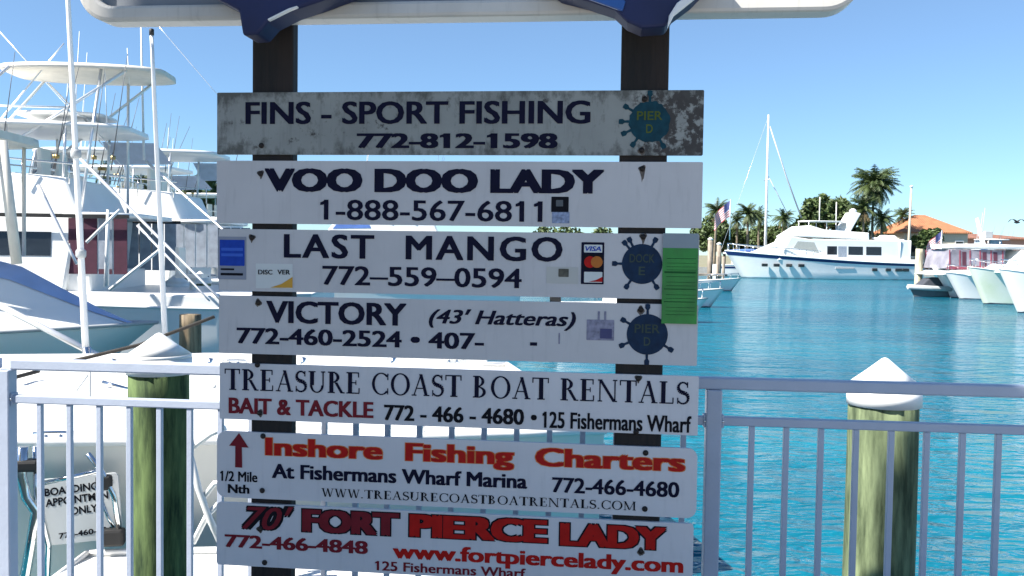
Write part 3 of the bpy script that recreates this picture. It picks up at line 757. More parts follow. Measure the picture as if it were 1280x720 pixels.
for (bx, by, tx, ty, Yb, r0, nm) in ((108.5, 447, 82, -60, 11.2, .042, 'outrigger'), (208, 446, 189.5, 44, 11.6, .036, 'antenna')):
    p = b1.local(at(bx, by + 4, Yb)); q = b1.local(at(tx, ty, Yb)); p.z = 1.25
    mb = MB(); mb.tube([p + (q-p)*i/8 for i in range(9)], r0, 10, r1=r0*.62); o = mb.build(nm, WHT, b1.o)
    d = (q-p)
    for f in (.28, .52):
        if nm == 'outrigger':
            mb = MB(); c_ = p + d*f; mb.lathe([(.05, -.05), (.062, -.03), (.062, .03), (.05, .05)], 12, c=c_); mb.build('collar', GREYP, o)
    if nm == 'antenna':
        mb = MB(); mb.lathe([(.03, 0), (.03, .07), (.02, .08)], 10, c=q); mb.build('tip', BLACK, o)
    mb = MB(); mb.lathe([(.09, 0), (.09, .05), (.05, .09), (.05, .25)], 12, c=(p.x, p.y, 1.27)); mb.build('socket', CHR, o)
for (ax, ay, bx, by, Yb, r, nm, mm) in ((112, 452, 113, 538, 8.1, .010, 'fishing_rod', GREYP), (78, 512, 112, 466, 8.4, .009, 'gaff', GREYP), (128, 478, 160, 487, 8.6, .022, 'rod_holder', CHR), (236, 512, 270, 482, 8.8, .012, 'gaff', GREYP), (40, 535, 78, 541, 7.6, .012, 'rod_holder', CHR)):
    p = b1.local(at(ax, ay, Yb)); q = b1.local(at(bx, by, Yb)); MB().tube([p, q], r, 8).build(nm, mm, b1.o)
# spring lines of the boat
def line(name, pts, r, m, lab, cat):
    P = [Vector(p) for p in pts]; mb = MB(); out = []
    for a_, b_ in zip(P, P[1:]):
        for i in range(6): out.append(a_ + (b_-a_)*i/6)
    out.append(P[-1]); mb.tube(out, r, 7); return tag(mb.build(name, m), lab, cat)
line('mooring_line', [at(92, 451, 10.6), at(175, 431, 10.9), at(268, 396, 11.4)], .022, ROPE, 'dark taut mooring line rising behind the mossy piling cap', 'rope')
line('mooring_line', [at(18, 472, 8.5), at(48, 464, 8.9)], .02, ROPE, 'short dark line on the near white deck, above the railing', 'rope')

fp = empty('bounce_pier', (-4.6, 11.95, WZ), math.atan2(.92, 4.85), 'pale pier added out of sight to bounce sunlight, between the near white boat and the blue covered one', 'pier')  # unseen pier added to bounce sunlight onto the hull beyond
mb = MB(); mb.box((-7, -.32, .55), (5.2, .35, .95)); mb.build('deck', mat('bounce_pier_concrete', (.62, .60, .56), .8, var=.08, scale=3, bump=.2), fp)
# boarding notice on hull side
pN = at(104, 631, 6.45)
side_dir = Vector((math.cos(hd), math.sin(hd), 0))
nb = empty('boarding_notice', (pN.x, pN.y, pN.z), hd + math.pi, 'pale notice reading BOARDING BY APPOINTMENT ONLY seen through the white balusters', 'notice')
mb = MB(); mb.prism(rrect(-.27, -.26, .25, .21, .03), 'y', -.02, 0); mb.build('panel', mat('notice_panel', (.55, .57, .58), .35, var=.05), nb)
def flat_text(parent, tx, x0, x1, z0, h, m, off=.03, y=-.022, slope=0):
    me = text_mesh(tx, off); xs = [q.co.x for q in me.vertices]; lo, hi = cap_height(off); a_, b_ = min(xs), max(xs)
    for q in me.vertices:
        x = x0 + (q.co.x - a_)/(b_-a_)*(x1-x0); q.co = (x, y, z0 + (q.co.y - lo)/(hi-lo)*h + slope*(x-x0))
    me.materials.append(m); o = bpy.data.objects.new('lettering', me); col.objects.link(o); o.parent = parent; return o
flat_text(nb, 'BOARDING BY', -.24, .22, .09, .055, INKB, off=.03, slope=.04); flat_text(nb, 'APPOINTMENT', -.24, .22, .015, .055, INKB, slope=.04); flat_text(nb, 'ONLY', -.08, .10, -.06, .055, INKB, slope=.04)
flat_text(nb, '772-460-1245', -.17, .22, -.22, .04, INKB, slope=.04)
nb.rotation_euler = (0, R(-4), hd + math.pi)
# folded boarding ladder with rubber feet beside it
ld = empty('boarding_ladder', at(138, 640, 6.35), hd + math.pi, 'folded steel boarding ladder with black rubber feet beside the boarding notice', 'ladder')
mb = MB(); mb.tube([(-.14, -.03, .42), (-.05, -.03, .30), (.03, -.03, .12), (.07, -.03, -.16)], .02); mb.build('rail', CHR, ld)
mb = MB(); mb.tube([(-.10, .03, .18), (-.02, .03, -.05), (.05, .03, -.18)], .014); mb.build('rail', CHR, ld)
mb = MB(); mb.tube([(-.06, -.03, .30), (-.50, .02, .20)], .016); mb.build('brace', CHR, ld)
for p, q in (((-.09, -.05, .16), (.02, .0, .27)), ((-.08, -.07, -.23), (.10, .02, -.11))):
    mb = MB(); mb.box(p, q); mb.build('rubber_foot', BLACK, ld, bevel=.02)
# steel grab rail at far left
gb = empty('grab_rail', at(33, 640, 6.2), hd + math.pi, 'curved stainless grab rail with black clamp next to the white end post', 'handrail')
mb = MB(); mb.tube([(-.02, 0, .45), (-.03, 0, .25), (0, 0, .1), (.06, 0, 0), (.03, 0, -.2), (-.02, 0, -.5), (-.03, 0, -.7)], .035, 12); mb.build('rail', CHR, gb)
mb = MB(); mb.tube([(.05, .05, .44), (.05, .05, .1), (.12, .05, -.25), (.1, .05, -.7)], .025, 10); mb.build('rail', CHR, gb)
mb = MB(); mb.box((-.09, -.05, .28), (.09, .06, .36)); mb.build('clamp', BLACK, gb, bevel=.02)

# small skiff in the slot between quay and boat
sk = at(30, 700, 5.6)
b0_ = Boat('white_skiff', 3.0, 1.05, .62, .68, (at(80, 700, 5.75).x - .1, 5.85), R(2), 'little white skiff with blue lines tucked between quay and big boat', 'skiff', rake=.4)
b0_.hull(GEL, stripe=(mat('sky_blue_line', (.05, .22, .6), .4), .70, .80), rubr=.02)
b0_.house('thwart', [(.6, .5), (2.0, .52), (2.0, .60), (.6, .58)], .36, .36, GEL, .02)
# white tubular cradle (davit) right of the mossy piling
dv = empty('davit_frame', at(252, 620, 5.6), 0, 'white bent tube frame between mossy piling and sign boards', 'frame')
mb = MB(); mb.tube([(-.10, 0, .36), (-.02, 0, .05), (.04, 0, -.12), (.14, 0, -.34)], .022); mb.build('tube', WHT, dv)
mb = MB(); mb.tube([(-.14, .02, .24), (.05, .02, .38), (.14, .02, .42)], .018); mb.build('tube', WHT, dv)
mb = MB(); mb.tube([(.0, .02, -.02), (.08, 0, .08), (.18, 0, .10)], .018); mb.build('tube', WHT, dv)
mb = MB(); mb.tube([(-.06, .02, -.30), (.03, .02, -.12), (.10, .02, -.05)], .018); mb.build('tube', WHT, dv)

# ---- express boat with blue cover over its fore cabin, bow to the right
tip = at(197, 403, 14.4); hA = R(2)
LA = 12.5
st = Vector((tip.x - LA*math.cos(hA), tip.y - LA*math.sin(hA)))
ba = Boat('express_boat', LA, 4.3, 1.25, tip.z - WZ, st, hA, 'white express boat with blue covered fore cabin, bow pointing at the sign', 'boat', rake=1.9, full=.45)
ba.hull(GEL, rub=GREYP, rubr=.03, flare=.7)
def trunk_secs(part):
    secs = []
    for a_, h in ((.35, .02), (.9, .30), (1.5, .66), (2.1, 1.02), (2.7, 1.20), (3.6, 1.30), (4.6, 1.36)):
        x = LA - a_; t = x/LA; wv = min(1.45, ba.half(t)*.86); z0 = ba.sheer(t) - .05
        h *= .95; P = [(x, -wv*1.1, z0), (x, -wv*.98, z0 + h*.16), (x, -wv*.70, z0 + h*.46), (x, -wv*.34, z0 + h*.80), (x, 0, z0 + h), (x, wv*.34, z0 + h*.80), (x, wv*.70, z0 + h*.46), (x, wv*.98, z0 + h*.16), (x, wv*1.1, z0)]
        if part == 'cover':
            P = [(p[0] + .01, p[1]*1.012, p[2] + .015) for p in P[3:9]]
        secs.append(P)
    return secs
mb = MB(); mb.loft(trunk_secs('cabin'), cap=True); mb.build('fore_cabin', GEL, ba.o)
mb = MB(); mb.loft(trunk_secs('cover'), cap=False); cv = mb.build('cabin_cover', mat('blue_mesh_cover', (.36, .48, .74), .5, var=.08, scale=3), ba.o, fix=False)
# hardtop + supports seen at the left edge
ba.house('wheelhouse', [(4.2, 1.2), (7.9, 1.4), (7.9, 2.3), (7.6, 2.6), (4.2, 2.6)], 1.45, 1.35, GEL, .06)
hz = 4.35
ba.slab('hardtop', 4.6, 10.35, 1.5, hz, .12, CREAM, taper=.8)
ba.pipes('hardtop_support', [[(8.0, -1.25, 2.3), (9.3, -1.2, hz+.02)], [(8.0, 1.25, 2.3), (9.3, 1.2, hz+.02)], [(9.1, -1.2, 2.55), (9.75, -1.15, hz+.02)], [(5.2, -1.3, 2.6), (5.0, -1.3, hz+.02)], [(5.2, 1.3, 2.6), (5.0, 1.3, hz+.02)]], .055, CREAM)
q = MB(); q.lathe([(.0, 0), (.16, .0), (.17, .05), (.15, .16), (.08, .22), (0, .23)], 18); rd = q.build('radar_dome', GEL, ba.o); rd.location = (9.9, -.6, hz + .17)
for (q0, q1, y_) in (((2, 176), (21, 330), 13.6), ((30, 176), (30, 320), 15.2)):
    MB().tube([ba.local(at(*q0, y_)), ba.local(at(*q1, y_))], .075 if y_ < 14 else .03, 10).build('hardtop_support', CREAM, ba.o)
# low diagonal tube over the fore cabin and deck
p0 = ba.local(at(-20, 372, 12.2)); p1 = ba.local(at(125, 446, 11.9)); MB().tube([p0, (p0+p1)/2, p1], .045, 8).build('boom', ALU, ba.o)

# ---- flybridge sportfisher generic
def sportfisher(root_stern, heading, lab, L=14, B=4.6, zs=1.25, curtain=MAROON, cov=BLUECV, tower=0, group=None, fs=1.35, ohl=1.3, band=False):
    b = Boat('sport_fishing_boat', L, B, fs, fs*1.55, root_stern, heading, lab, 'boat', group, rake=1.8)
    b.hull(GEL, flare=.8)
    x0, x1 = L*.25, L*.58; z0 = fs + .05
    b.house('cabin', [(x0, z0), (x1 + 1.6, z0 + .25), (x1 + .2, z0 + 1.75), (x0 - .25, z0 + 1.75)], B/2*.82, B/2*.74, GEL, .06)
    b.side('window', [[(x0 + .25, z0 + .95), (x0 + .25, z0 + 1.42), (x1 - .2, z0 + 1.42), (x1 + .45, z0 + .95)]], GLASS)
    mb = MB(); mb.box((x0 - .04, -B/2*.70, z0 + .1), (x0 - .01, B/2*.70, z0 + 1.5)); mb.build('cabin_door', GLASS, b.o)
    # aft curtain hanging from the bridge overhang
    oh = x0 - ohl
    b.slab('overhang', oh, x0 + .3, B/2*.80, z0 + 1.74, .08)
    if band:
        for sg in (-1, 1):
            mb = MB(); mb.box((oh + .03, sg*B/2*.81 - .02, z0 + 1.70), (x0 + 2.6, sg*B/2*.81 + .02, z0 + 1.775)); mb.build('black_band', BLACK, b.o)
    n = 4
    for i in range(n):
        xa, xb = oh + .1 + (x0 - oh - .15)*i/n, oh + .1 + (x0 - oh - .15)*(i+1)/n - .03
        for sg in (-1, 1):
            mb = MB(); mb.box((xa, sg*B/2*.76 - .012, z0 + .62), (xb, sg*B/2*.76 + .012, z0 + 1.70)); cc = mb.build('curtain', (curtain if i in (0, 2, 3) else GLASSL) if sg == 1 else GLASSL, b.o)
            mb = MB(); mb.box((xa, sg*B/2*.76 - .016, z0 + .60), (xb, sg*B/2*.76 + .016, z0 + .70)); mb.build('hem', curtain if sg == 1 else GLASSL, cc)
    # flybridge
    z1 = z0 + 1.78
    b.house('flybridge', [(x0 - .2, z1), (x1 - .2, z1 - .02), (x1 - .9, z1 + .95), (x1 - 1.3, z1 + 1.0), (x0 + .1, z1 + .75)], B/2*.66, B/2*.58, GEL, .06)
    b.side('bridge_cover', [[(x1 - 1.9, z1 + .25), (x1 - 1.6, z1 + .85), (x1 - 1.0, z1 + .85), (x1 - .5, z1 + .2)]], cov)
    zt_ = z1 + 1.78
    b.slab('hardtop', x0 - .9, x1 - .9, B/2*.62, zt_, .09)
    for sg in (-1,):
        mb = MB(); mb.add([(x0 - .85, sg*B/2*.60, zt_ - .02), (x0 + .35, sg*B/2*.60, zt_ - .02), (x0 + .2, sg*B/2*.78, zt_ - .50), (x0 - 1.1, sg*B/2*.78, zt_ - .46)], [(0, 1, 2, 3)]); mb.build('side_curtain', mat('grey_blue_mesh', (.52, .57, .68), .7, var=.08), b.o, fix=False)
    b.pipes('hardtop_support', [[(x0 + .2, sg*B/2*.55, z1 + .7), (x0 + .15, sg*B/2*.55, zt_ + .03)] for sg in (-1, 1)] + [[(x1 - 1.0, sg*B/2*.52, z1 + .85), (x1 - 1.2, sg*B/2*.52, zt_ + .03)] for sg in (-1, 1)] + [[(x0 + 1.3, sg*B/2*.55, z1 + .8), (x0 + 1.3, sg*B/2*.55, zt_ + .03)] for sg in (-1, 1)], .03)
    mb = MB(); mb.box((x1 - 1.75, -.6, z1 + .9), (x1 - 1.35, .6, z1 + 1.25)); mb.build('console', GEL, b.o, bevel=.05)
    for yy in (-.45, .45):
        mb = MB(); mb.box((x0 + .9, yy - .28, z1 + .75), (x0 + 1.35, yy + .28, z1 + .85)); mb.box((x0 + .85, yy - .26, z1 + .8), (x0 + .95, yy + .26, z1 + 1.4)); mb.build('helm_seat', GEL2, b.o, bevel=.04)
    # upper enclosure of clear vinyl forward
    mb = MB(); mb.add([(x1 - .95, -B/2*.52, z1 + .95), (x1 - .95, B/2*.52, z1 + .95), (x1 - 1.15, B/2*.52, zt_), (x1 - 1.15, -B/2*.52, zt_)], [(0, 1, 2, 3)]); mb.build('clear_curtain', GLASSL, b.o, fix=False)
    b.bow_rail(.62, .985, .6, 7)
    for sg in (-1, 1):
        mb = MB(); mb.tube([(x0 - .1, sg*B/2*.66, z1 + 1.0), (x0 + 1.2, sg*B/2*.62, z1 + 1.1), (x1 - 1.2, sg*B/2*.58, z1 + 1.3)], .02, 6)
        for xx in (x0, x0 + .9, x0 + 1.8): mb.tube([(xx, sg*B/2*.65, z1 + .6), (xx, sg*B/2*.645, z1 + 1.08)], .016, 6)
        mb.build('bridge_rail', CHR, b.o)
    mb = MB(); mb.tube([(x0 - .15, B/2*.2, z0 + .2), (x0 - .15, B/2*.2, z1 + .1)], .02, 6); mb.tube([(x0 - .15, B/2*.36, z0 + .2), (x0 - .15, B/2*.36, z1 + .1)], .02, 6)
    for k in range(6): mb.tube([(x0 - .15, B/2*.2, z0 + .4 + k*.27), (x0 - .15, B/2*.36, z0 + .4 + k*.27)], .016, 6)
    mb.build('ladder', CHR, b.o)
    rr_ = random.Random(int(L*7 + B*13))
    for k in range(7):
        xx = rr_.uniform(x0 - .8, x0 + 1.6); sg = rr_.choice((-1, 1)); zz_ = z1 + .9; tx = xx - rr_.uniform(.1, .8)
        mb = MB(); mb.tube([(xx, sg*B/2*.6, zz_), (tx, sg*B/2*rr_.uniform(.5, .8), zz_ + rr_.uniform(1.6, 2.3))], .014, 5, r1=.005); rod = mb.build('fishing_rod', mat('rod_blank', (.12, .12, .13), .3), b.o)
        mb = MB(); mb.lathe([(.02, -.04), (.05, -.035), (.05, .035), (.02, .04)], 10, c=(xx - .04, sg*B/2*.6, zz_ + .25)); mb.build('reel', mat('gold_reel', (.45, .32, .12), .3, .8), rod)
    mb = MB(); mb.lathe([(.22, 0), (.07, .06), (.07, .5), (.1, .52)], 14, c=(1.6, 0, fs + .02)); mb.box((1.35, -.28, fs + .54), (1.9, .28, fs + .62)); mb.box((1.82, -.28, fs + .6), (1.9, .28, fs + 1.2)); mb.build('fighting_chair', GEL2, b.o)
    for yy in (-.5, .15, .6):
        mb = MB(); mb.tube([(L*.45, yy, zt_ + .1), (L*.45 - .2, yy*1.1, zt_ + 2.6 + yy)], .022, 6, r1=.008); mb.build('antenna', WHT, b.o)
    if tower:
        zz = zt_ + tower
        b.slab('tower_top', x0 - 1.55, x0 + 1.75, 1.05, zz, .10, CREAM, crown=.12, taper=.75)
        legs = []
        for sg in (-1, 1):
            legs += [[(x0 - .2, sg*B/2*.62, z1 + .1), (x0 - .4, sg*.85, zz + .02)], [(x1 - .6, sg*B/2*.60, z1 + .1), (x0 + 1.4, sg*.85, zz + .02)], [(x0 + 2.3, sg*B/2*.60, z1 + .6), (x0 - .9, sg*.85, zz)]]
        b.pipes('tower_leg', legs, .032)
        b.pipes('tower_brace', [[(x0 + .1, -B/2*.55, zt_ + .3), (x0 + .1, B/2*.55, zt_ + .3)], [(x1 - 1.0, -B/2*.5, zt_ + .3), (x1 - 1.0, B/2*.5, zt_ + .3)]] + [[(x0 + .1, sg*1.05, zt_ + .4), (x0 + 2.7, sg*1.05, zt_ + .4)] for sg in (-1, 1)], .022)
        b.slab('tower_floor', x0 - .3, x0 + 1.5, .8, zt_ + .32, .05, GEL, crown=.0)
    return b, (x0, x1, z0, z1, zt_)

# tower boat: aft bulkhead near photo column 165, bow to the left
Lb = 14.5
pB = at(292, 380, 18.4)
hB = R(180 + 5)
bb, (x0, x1, z0, z1, zt_) = sportfisher((pB.x + .2, 20.2), hB, 'white sport fishing boat with tall tuna tower and maroon cockpit curtains', L=Lb, tower=1.22, fs=1.55, band=True)
bb.house('cockpit_coaming', [(.06, 1.50), (x0, 1.56), (x0, 1.86), (.06, 1.80)], 4.6/2*.93, 4.6/2*.92, GEL, .03)
mb = MB(); mb.box((x0 - .5, -1.75, 1.6), (x0 - .04, 1.75, 2.25)); mb.build('bulkhead', GEL, bb.o, bevel=.03)
# outriggers of the tower boat, sloping from the bridge toward the stern
for (ax, ay, bx, by, Y0, Y1, r) in ((92, 190, 285, 384, 17.9, 16.4, .036), (172, 282, 262, 376, 17.6, 16.8, .028), (183, 202, 300, 306, 19.6, 18.2, .034), (-10, 162, 80, 54, 19, 19.5, .022), (0, 40, 150, 205, 21.5, 21, .018), (48, 232, 96, 330, 17.2, 16.8, .04), (60, 104, 138, 182, 20, 20, .02), (196, 30, 275, 122, 20, 20, .008)):
    p = bb.local(at(ax, ay, Y0)); q_ = bb.local(at(bx, by, Y1)); bb.outrigger(p, q_, r, r*.6)
for (ax, ay, bx, by, Y0, r) in ((176, 18, 180, 200, 21, .03), (131, 86, 134, 165, 19, .012), (159, 60, 162, 110, 20, .012), (135, 262, 133, 358, 17.5, .05)):
    p = bb.local(at(ax, ay, Y0)); q_ = bb.local(at(bx, by, Y0)); MB().tube([q_, (p+q_)/2, p], r, 8, r1=r*.6).build('antenna', WHT, bb.o)
for (ax, ay, bx, by, Y0, r) in ((108, 303, 150, 262, 17.3, .03), (137, 362, 200, 312, 17.3, .03)):
    p = bb.local(at(ax, ay, Y0)); q_ = bb.local(at(bx, by, Y0)); MB().tube([q_, (p+q_)/2, p], r, 8).build('brace', WHT, bb.o)
# second sportfisher behind, third beyond
c3 = at(330, 300, 31); sportfisher((c3.x, 31), R(180 - 6), 'white sport fishing boat with blue bridge cover behind the tower boat', L=15, B=4.8, fs=1.7, curtain=GEL2)
c3 = at(405, 300, 25.5); sportfisher((c3.x, 25.5), R(183), 'white sport fishing boat whose cabin shows just past the maroon curtains of the tower boat', L=14.5, B=4.7, fs=1.6, curtain=GLASSL)
c4 = at(385, 300, 44); sportfisher((c4.x, 44), R(176), 'farther white sport fishing boat half hidden behind the two nearer ones', L=15, B=4.6, fs=1.6, curtain=GEL2)
c5 = at(640, 300, 36); sportfisher((c5.x, 37), R(190), 'white sport fishing boat mostly hidden behind the sign boards', L=13, B=4.4, fs=1.5, curtain=GREYP)
# pilings amid the boats
for px, ptop, Y, r, lab in ((221, 342, 21.5, .30, 'weathered piling with blunt white cap beyond the fishing boats, beside the lighter one'), (250, 338, 22.5, .26, 'pale piling with white cap close to the sign edge, beyond the fishing boats')):
    p = at(px, ptop + 12, Y); piling((p.x, Y), r, p.z, .22, lab, PILEW2 if px < 230 else PILEW, capo=1.05)
p = at(238, 415, 14.6); piling((p.x, 14.6), .17, at(238, 393, 14.6).z, .2, 'bare brown mooring piling beside the express boat bow', wood_mat('brown_pile', (.10, .07, .04), (.30, .23, .14), (9, 9, .9)), cap=False)

# ------------------------------------------------------------------ long trawler yacht, bow to the left
Yy = 112
pb = at(906, 320, Yy); ps_ = at(1141, 330, Yy + 3)
Ly = (ps_ - pb).length; hy = math.atan2(pb.y - ps_.y, pb.x - ps_.x)
yb = Boat('motor_yacht', Ly, 5.8, 2.0, 3.3, (ps_.x, ps_.y), hy, 'long white motor yacht with navy stripe moored across the basin', 'yacht', rake=2.2, full=.5)
yb.hull(GEL, stripe=(NAVY, .84, .97), rubr=.06, flare=.82)
def yx(px): return (1141 - px) / 235 * Ly
def yz(py): return (349.5 - py) / 1150 * Yy
yb.house('deckhouse', [(yx(1126), 1.7), (yx(1126), yz(300)), (yx(1000), yz(300)), (yx(978), yz(297)), (yx(967), yz(318)), (yx(962), yz(327))], 2.25, 2.1, GEL, .1)
yb.house('fore_cabin', [(yx(986), 2.0), (yx(986), yz(299)), (yx(976), yz(301)), (yx(940), yz(318)), (yx(933), yz(324))], 1.25, 1.0, GEL, .1)
yb.hw = lambda z: 2.25 - .15*(z - 1.7)/3.1
yb.side('window', [[(yx(a_), yz(319)), (yx(b_), yz(319)), (yx(b_), yz(308.5)), (yx(a_ ), yz(308.5))] for a_, b_ in ((1022, 1034), (1048, 1066), (1070, 1089))], GLASS)
yb.side('door', [[(yx(1035.5), yz(322)), (yx(1046), yz(322)), (yx(1046), yz(308.5)), (yx(1035.5), yz(308.5))]], GLASSL)
yb.side('windshield', [[(yx(981), yz(311)), (yx(1012), yz(317)), (yx(1006), yz(304)), (yx(986), yz(303))]], mat('grey_mesh_cover', (.45, .46, .42), .7), .02)
yb.house('flybridge', [(yx(1075), yz(300)), (yx(1075), yz(291)), (yx(1020), yz(288)), (yx(1003), yz(283)), (yx(994), yz(284)), (yx(975), yz(297))], 1.95, 1.75, GEL, .1)
yb.slab('bimini', yx(1052), yx(998), 1.6, yz(278), .12)
yb.pipes('bimini_pole', [[(yx(x), sg*1.4, yz(290)), (yx(x), sg*1.4, yz(277.5))] for x in (1002, 1024, 1049) for sg in (-1, 1)], .05)
yb.house('radar_arch', [(yx(1046), yz(292)), (yx(1052), yz(292)), (yx(1067), yz(267)), (yx(1060), yz(265))], 1.6, 1.3, GEL, .08)
q = MB(); q.lathe([(0, 0), (.45, 0), (.45, .25), (.2, .45), (0, .48)], 14); rd = q.build('radar_dome', GEL, yb.o); rd.location = (yx(1063), 0, yz(265))
yb.pipes('antenna', [[(yx(1018.5), .6, yz(278)), (yx(1018.5), .6, yz(247))], [(yx(1045), -.6, yz(278)), (yx(1045), -.6, yz(252))]], .06, WHT)
for px, hw_ in ((948, .35), (961, .35), (975, .35), (989, .35), (1078, .3), (1095, .3), (1108, .4), (1117, .4)):
    t = yx(px)/Ly; z = yz(333 if px < 1000 else 337); bwl = yb.half(t)*(.93 - .11*t**1.5); y_ = bwl + (yb.half(t) - bwl)*.40
    for sg in (-1, 1):
        mb = MB(); mb.box((yx(px)-hw_, sg*(y_+.1) - .14, z-.18), (yx(px)+hw_, sg*(y_+.1) + .14, z+.18)); mb.build('porthole', GLASS, yb.o, bevel=.05)
t = yx(1041)/Ly; mb = MB(); mb.box((yx(1053), yb.half(t)*.93 - .05, yz(336.5)), (yx(1030), yb.half(t)*.93+.1, yz(334.5))); mb.build('vent_grille', GREYP, yb.o)
yb.house('aft_bulwark', [(yx(1140), 1.9), (yx(1140), 2.5), (yx(1100), 2.5), (yx(1100), 1.9)], 2.55, 2.5, GEL, .05)
yb.pipes('aft_awning_pole', [[(yx(x), sg*2.2, 2.4), (yx(x), sg*2.2, yz(300))] for x in (1112, 1125) for sg in (-1, 1)], .06, WHT)
yb.bow_rail(.55, .985, .9, 12, .05)
# tender on the boat deck
tp = Boat('tender', 3.6, 1.9, .9, 1.1, (at(1126, 309, Yy+2).x, Yy+2.2), hy, 'rounded white tender carried on the aft deck of the motor yacht', 'tender', rake=.5, parent_z=at(1100, 309, Yy+2).z)
tp.hull(GEL2, bottom=GEL2, rubr=.12)
tp.house('spray_cover', [(.4, .85), (1.0, 1.45), (2.4, 1.5), (3.0, 1.0)], .8, .6, GEL, .1)

# sailing yacht beyond it
Ys = 119
psb = at(900, 330, Ys)
sb = Boat('sailing_yacht', 12.5, 3.9, 1.5, 1.9, (at(893, 340, Ys).x, Ys), R(2), 'sailing yacht with one tall bare mast behind the motor yacht bow', 'sailboat', rake=1.6)
sb.hull(GEL, stripe=(NAVY, .7, .86))
sb.house('cabin', [(3.5, 1.5), (3.8, 2.3), (8.0, 2.2), (9.0, 1.7)], 1.4, 1.2, GEL, .08)
m0 = sb.local(at(957.5, 300, Ys)); zt2 = sb.local(at(958.5, 143, Ys)).z
MB().tube([(m0.x, 0, 1.5), (m0.x, 0, zt2*.5), (m0.x, 0, zt2)], .2, 10, r1=.11).build('mast', mat('white_spar', (.72, .72, .71), .35, var=.05), sb.o)
p1 = sb.local(at(1003, 272, Ys)); p2 = sb.local(at(986, 268, Ys))
mb = MB(); mb.tube([(m0.x + .2, 0, zt2*.93), (m0.x + .5*(p1.x - m0.x) + .2, 0, zt2*.93 + .55*(p1.z - zt2*.93)), (p1.x, 0, p1.z)], .09, 6); mb.build('stay', GREYP, sb.o)
mb = MB(); mb.tube([(m0.x + .2, 0, zt2*.62), (p2.x, 0, p2.z)], .05, 6); mb.build('stay', GREYP, sb.o)
mb = MB(); mb.tube([(m0.x, 0, zt2*.99), (.3, 0, 1.9)], .02, 6); mb.build('stay', ALU, sb.o)
mb = MB(); mb.tube([(m0.x, -1.1, zt2*.6), (m0.x, 1.1, zt2*.6)], .06, 6); mb.build('spreader', ALU, sb.o)
mb = MB(); mb.tube([(m0.x, 0, 3.0), (m0.x - 5.5, 0, 3.0)], .12, 8); mb.build('boom', ALU, sb.o)
mb = MB(); mb.tube([(m0.x - .2, 0, 3.25), (m0.x - 2.5, 0, 3.35), (m0.x - 5.2, 0, 3.2)], .3, 10, r1=.18); mb.build('sail_cover', BLUECV, sb.o)
# ------------------------------------------------------------------ right-hand boats, bows toward the left
def runabout(px, py, Y, heading, L, B, f, lab, kind, stripe=None, hm=GEL, group='boats in the right-hand slips'):
    """bow tip waterline at the pixel"""
    p = at(px, py, Y); d = Vector((math.cos(heading), math.sin(heading))); st = Vector((p.x, Y)) - d*L
    b = Boat('motor_boat', L, B, f, f*1.45, st, heading, lab, 'boat', group, rake=1.1)
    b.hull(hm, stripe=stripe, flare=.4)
    z0 = f*1.02
    if kind == 'cuddy':
        b.house('cabin', [(L*.35, z0), (L*.36, z0 + 1.1), (L*.55, z0 + 1.1), (L*.68, z0 + .55), (L*.86, z0 + .35)], B/2*.72, B/2*.6, GEL, .06)
        b.side('window', [[(L*.38, z0 + .6), (L*.38, z0 + .95), (L*.54, z0 + .95), (L*.62, z0 + .6)]], GLASS)
    elif kind == 'console':
        b.house('console', [(L*.4, z0 - .1), (L*.4, z0 + .9), (L*.47, z0 + .95), (L*.52, z0 + .5), (L*.54, z0 - .1)], .5, .42, GEL, .05)
        b.slab('t_top', L*.28, L*.58, .95, z0 + 1.9, .07)
        b.pipes('t_top_pole', [[(x, sg*.5, z0), (x + .1, sg*.6, z0 + 1.92)] for x in (L*.36, L*.5) for sg in (-1, 1)], .03)
        mb = MB(); mb.box((-.5, -.25, .3), (.1, .25, 1.2)); mb.build('outboard_motor', BLACK, b.o, bevel=.08)
    b.bow_rail(.66, .98, .5, 5, .02)
    return b
# boat with red framed enclosure
Ye = 62
e0 = at(1178, 366, Ye); hE = R(183)
eb = Boat('cruiser', 13, 4.4, 1.5, 2.2, (e0.x + 13.2, Ye + 3), hE, 'white cruiser with red framed clear enclosure in the right-hand slips', 'boat', rake=1.5, full=.4)
eb.hull(GEL)
def ex(px): return eb.local(at(px, 330, Ye + 1)).x
def ez(py): return at(1220, py, Ye + 1).z - WZ
eb.house('cabin', [(ex(1300), 1.4), (ex(1300), ez(335)), (ex(1186), ez(338)), (ex(1170), 1.6)], 1.9, 1.8, GEL, .06)
eb.house('enclosure', [(ex(1252), ez(336)), (ex(1256), ez(312)), (ex(1187), ez(312)), (ex(1180), ez(336))], 1.7, 1.6, mat('violet_vinyl', (.30, .29, .34), .2, var=.25, scale=1.5), .02)
REDF = mat('red_canvas', (.26, .05, .08), .7, var=.15)
fr = []
for x in (1184, 1197, 1210, 1223, 1237, 1252): fr.append([(ex(x + .9), ez(335)), (ex(x - .9), ez(335)), (ex(x - .7), ez(313)), (ex(x + .7), ez(313))])
eb.side('frame', fr, REDF, .03); eb.side('frame', [[(ex(1254), ez(337)), (ex(1254), ez(333)), (ex(1181), ez(333)), (ex(1179), ez(337))]], REDF, .04)
eb.side('vinyl_pane', [[(ex(x + 5), ez(332)), (ex(x), ez(332)), (ex(x), ez(315)), (ex(x + 5), ez(315))] for x in (1200, 1226, 1240)], MAROON, .02)
eb.slab('hardtop', ex(1300), ex(1183), 1.75, ez(311), .30)
eb.house('windscreen', [(ex(1285), ez(336)), (ex(1250), ez(336)), (ex(1276), ez(312)), (ex(1290), ez(312))], 1.85, 1.72, GEL, .04)
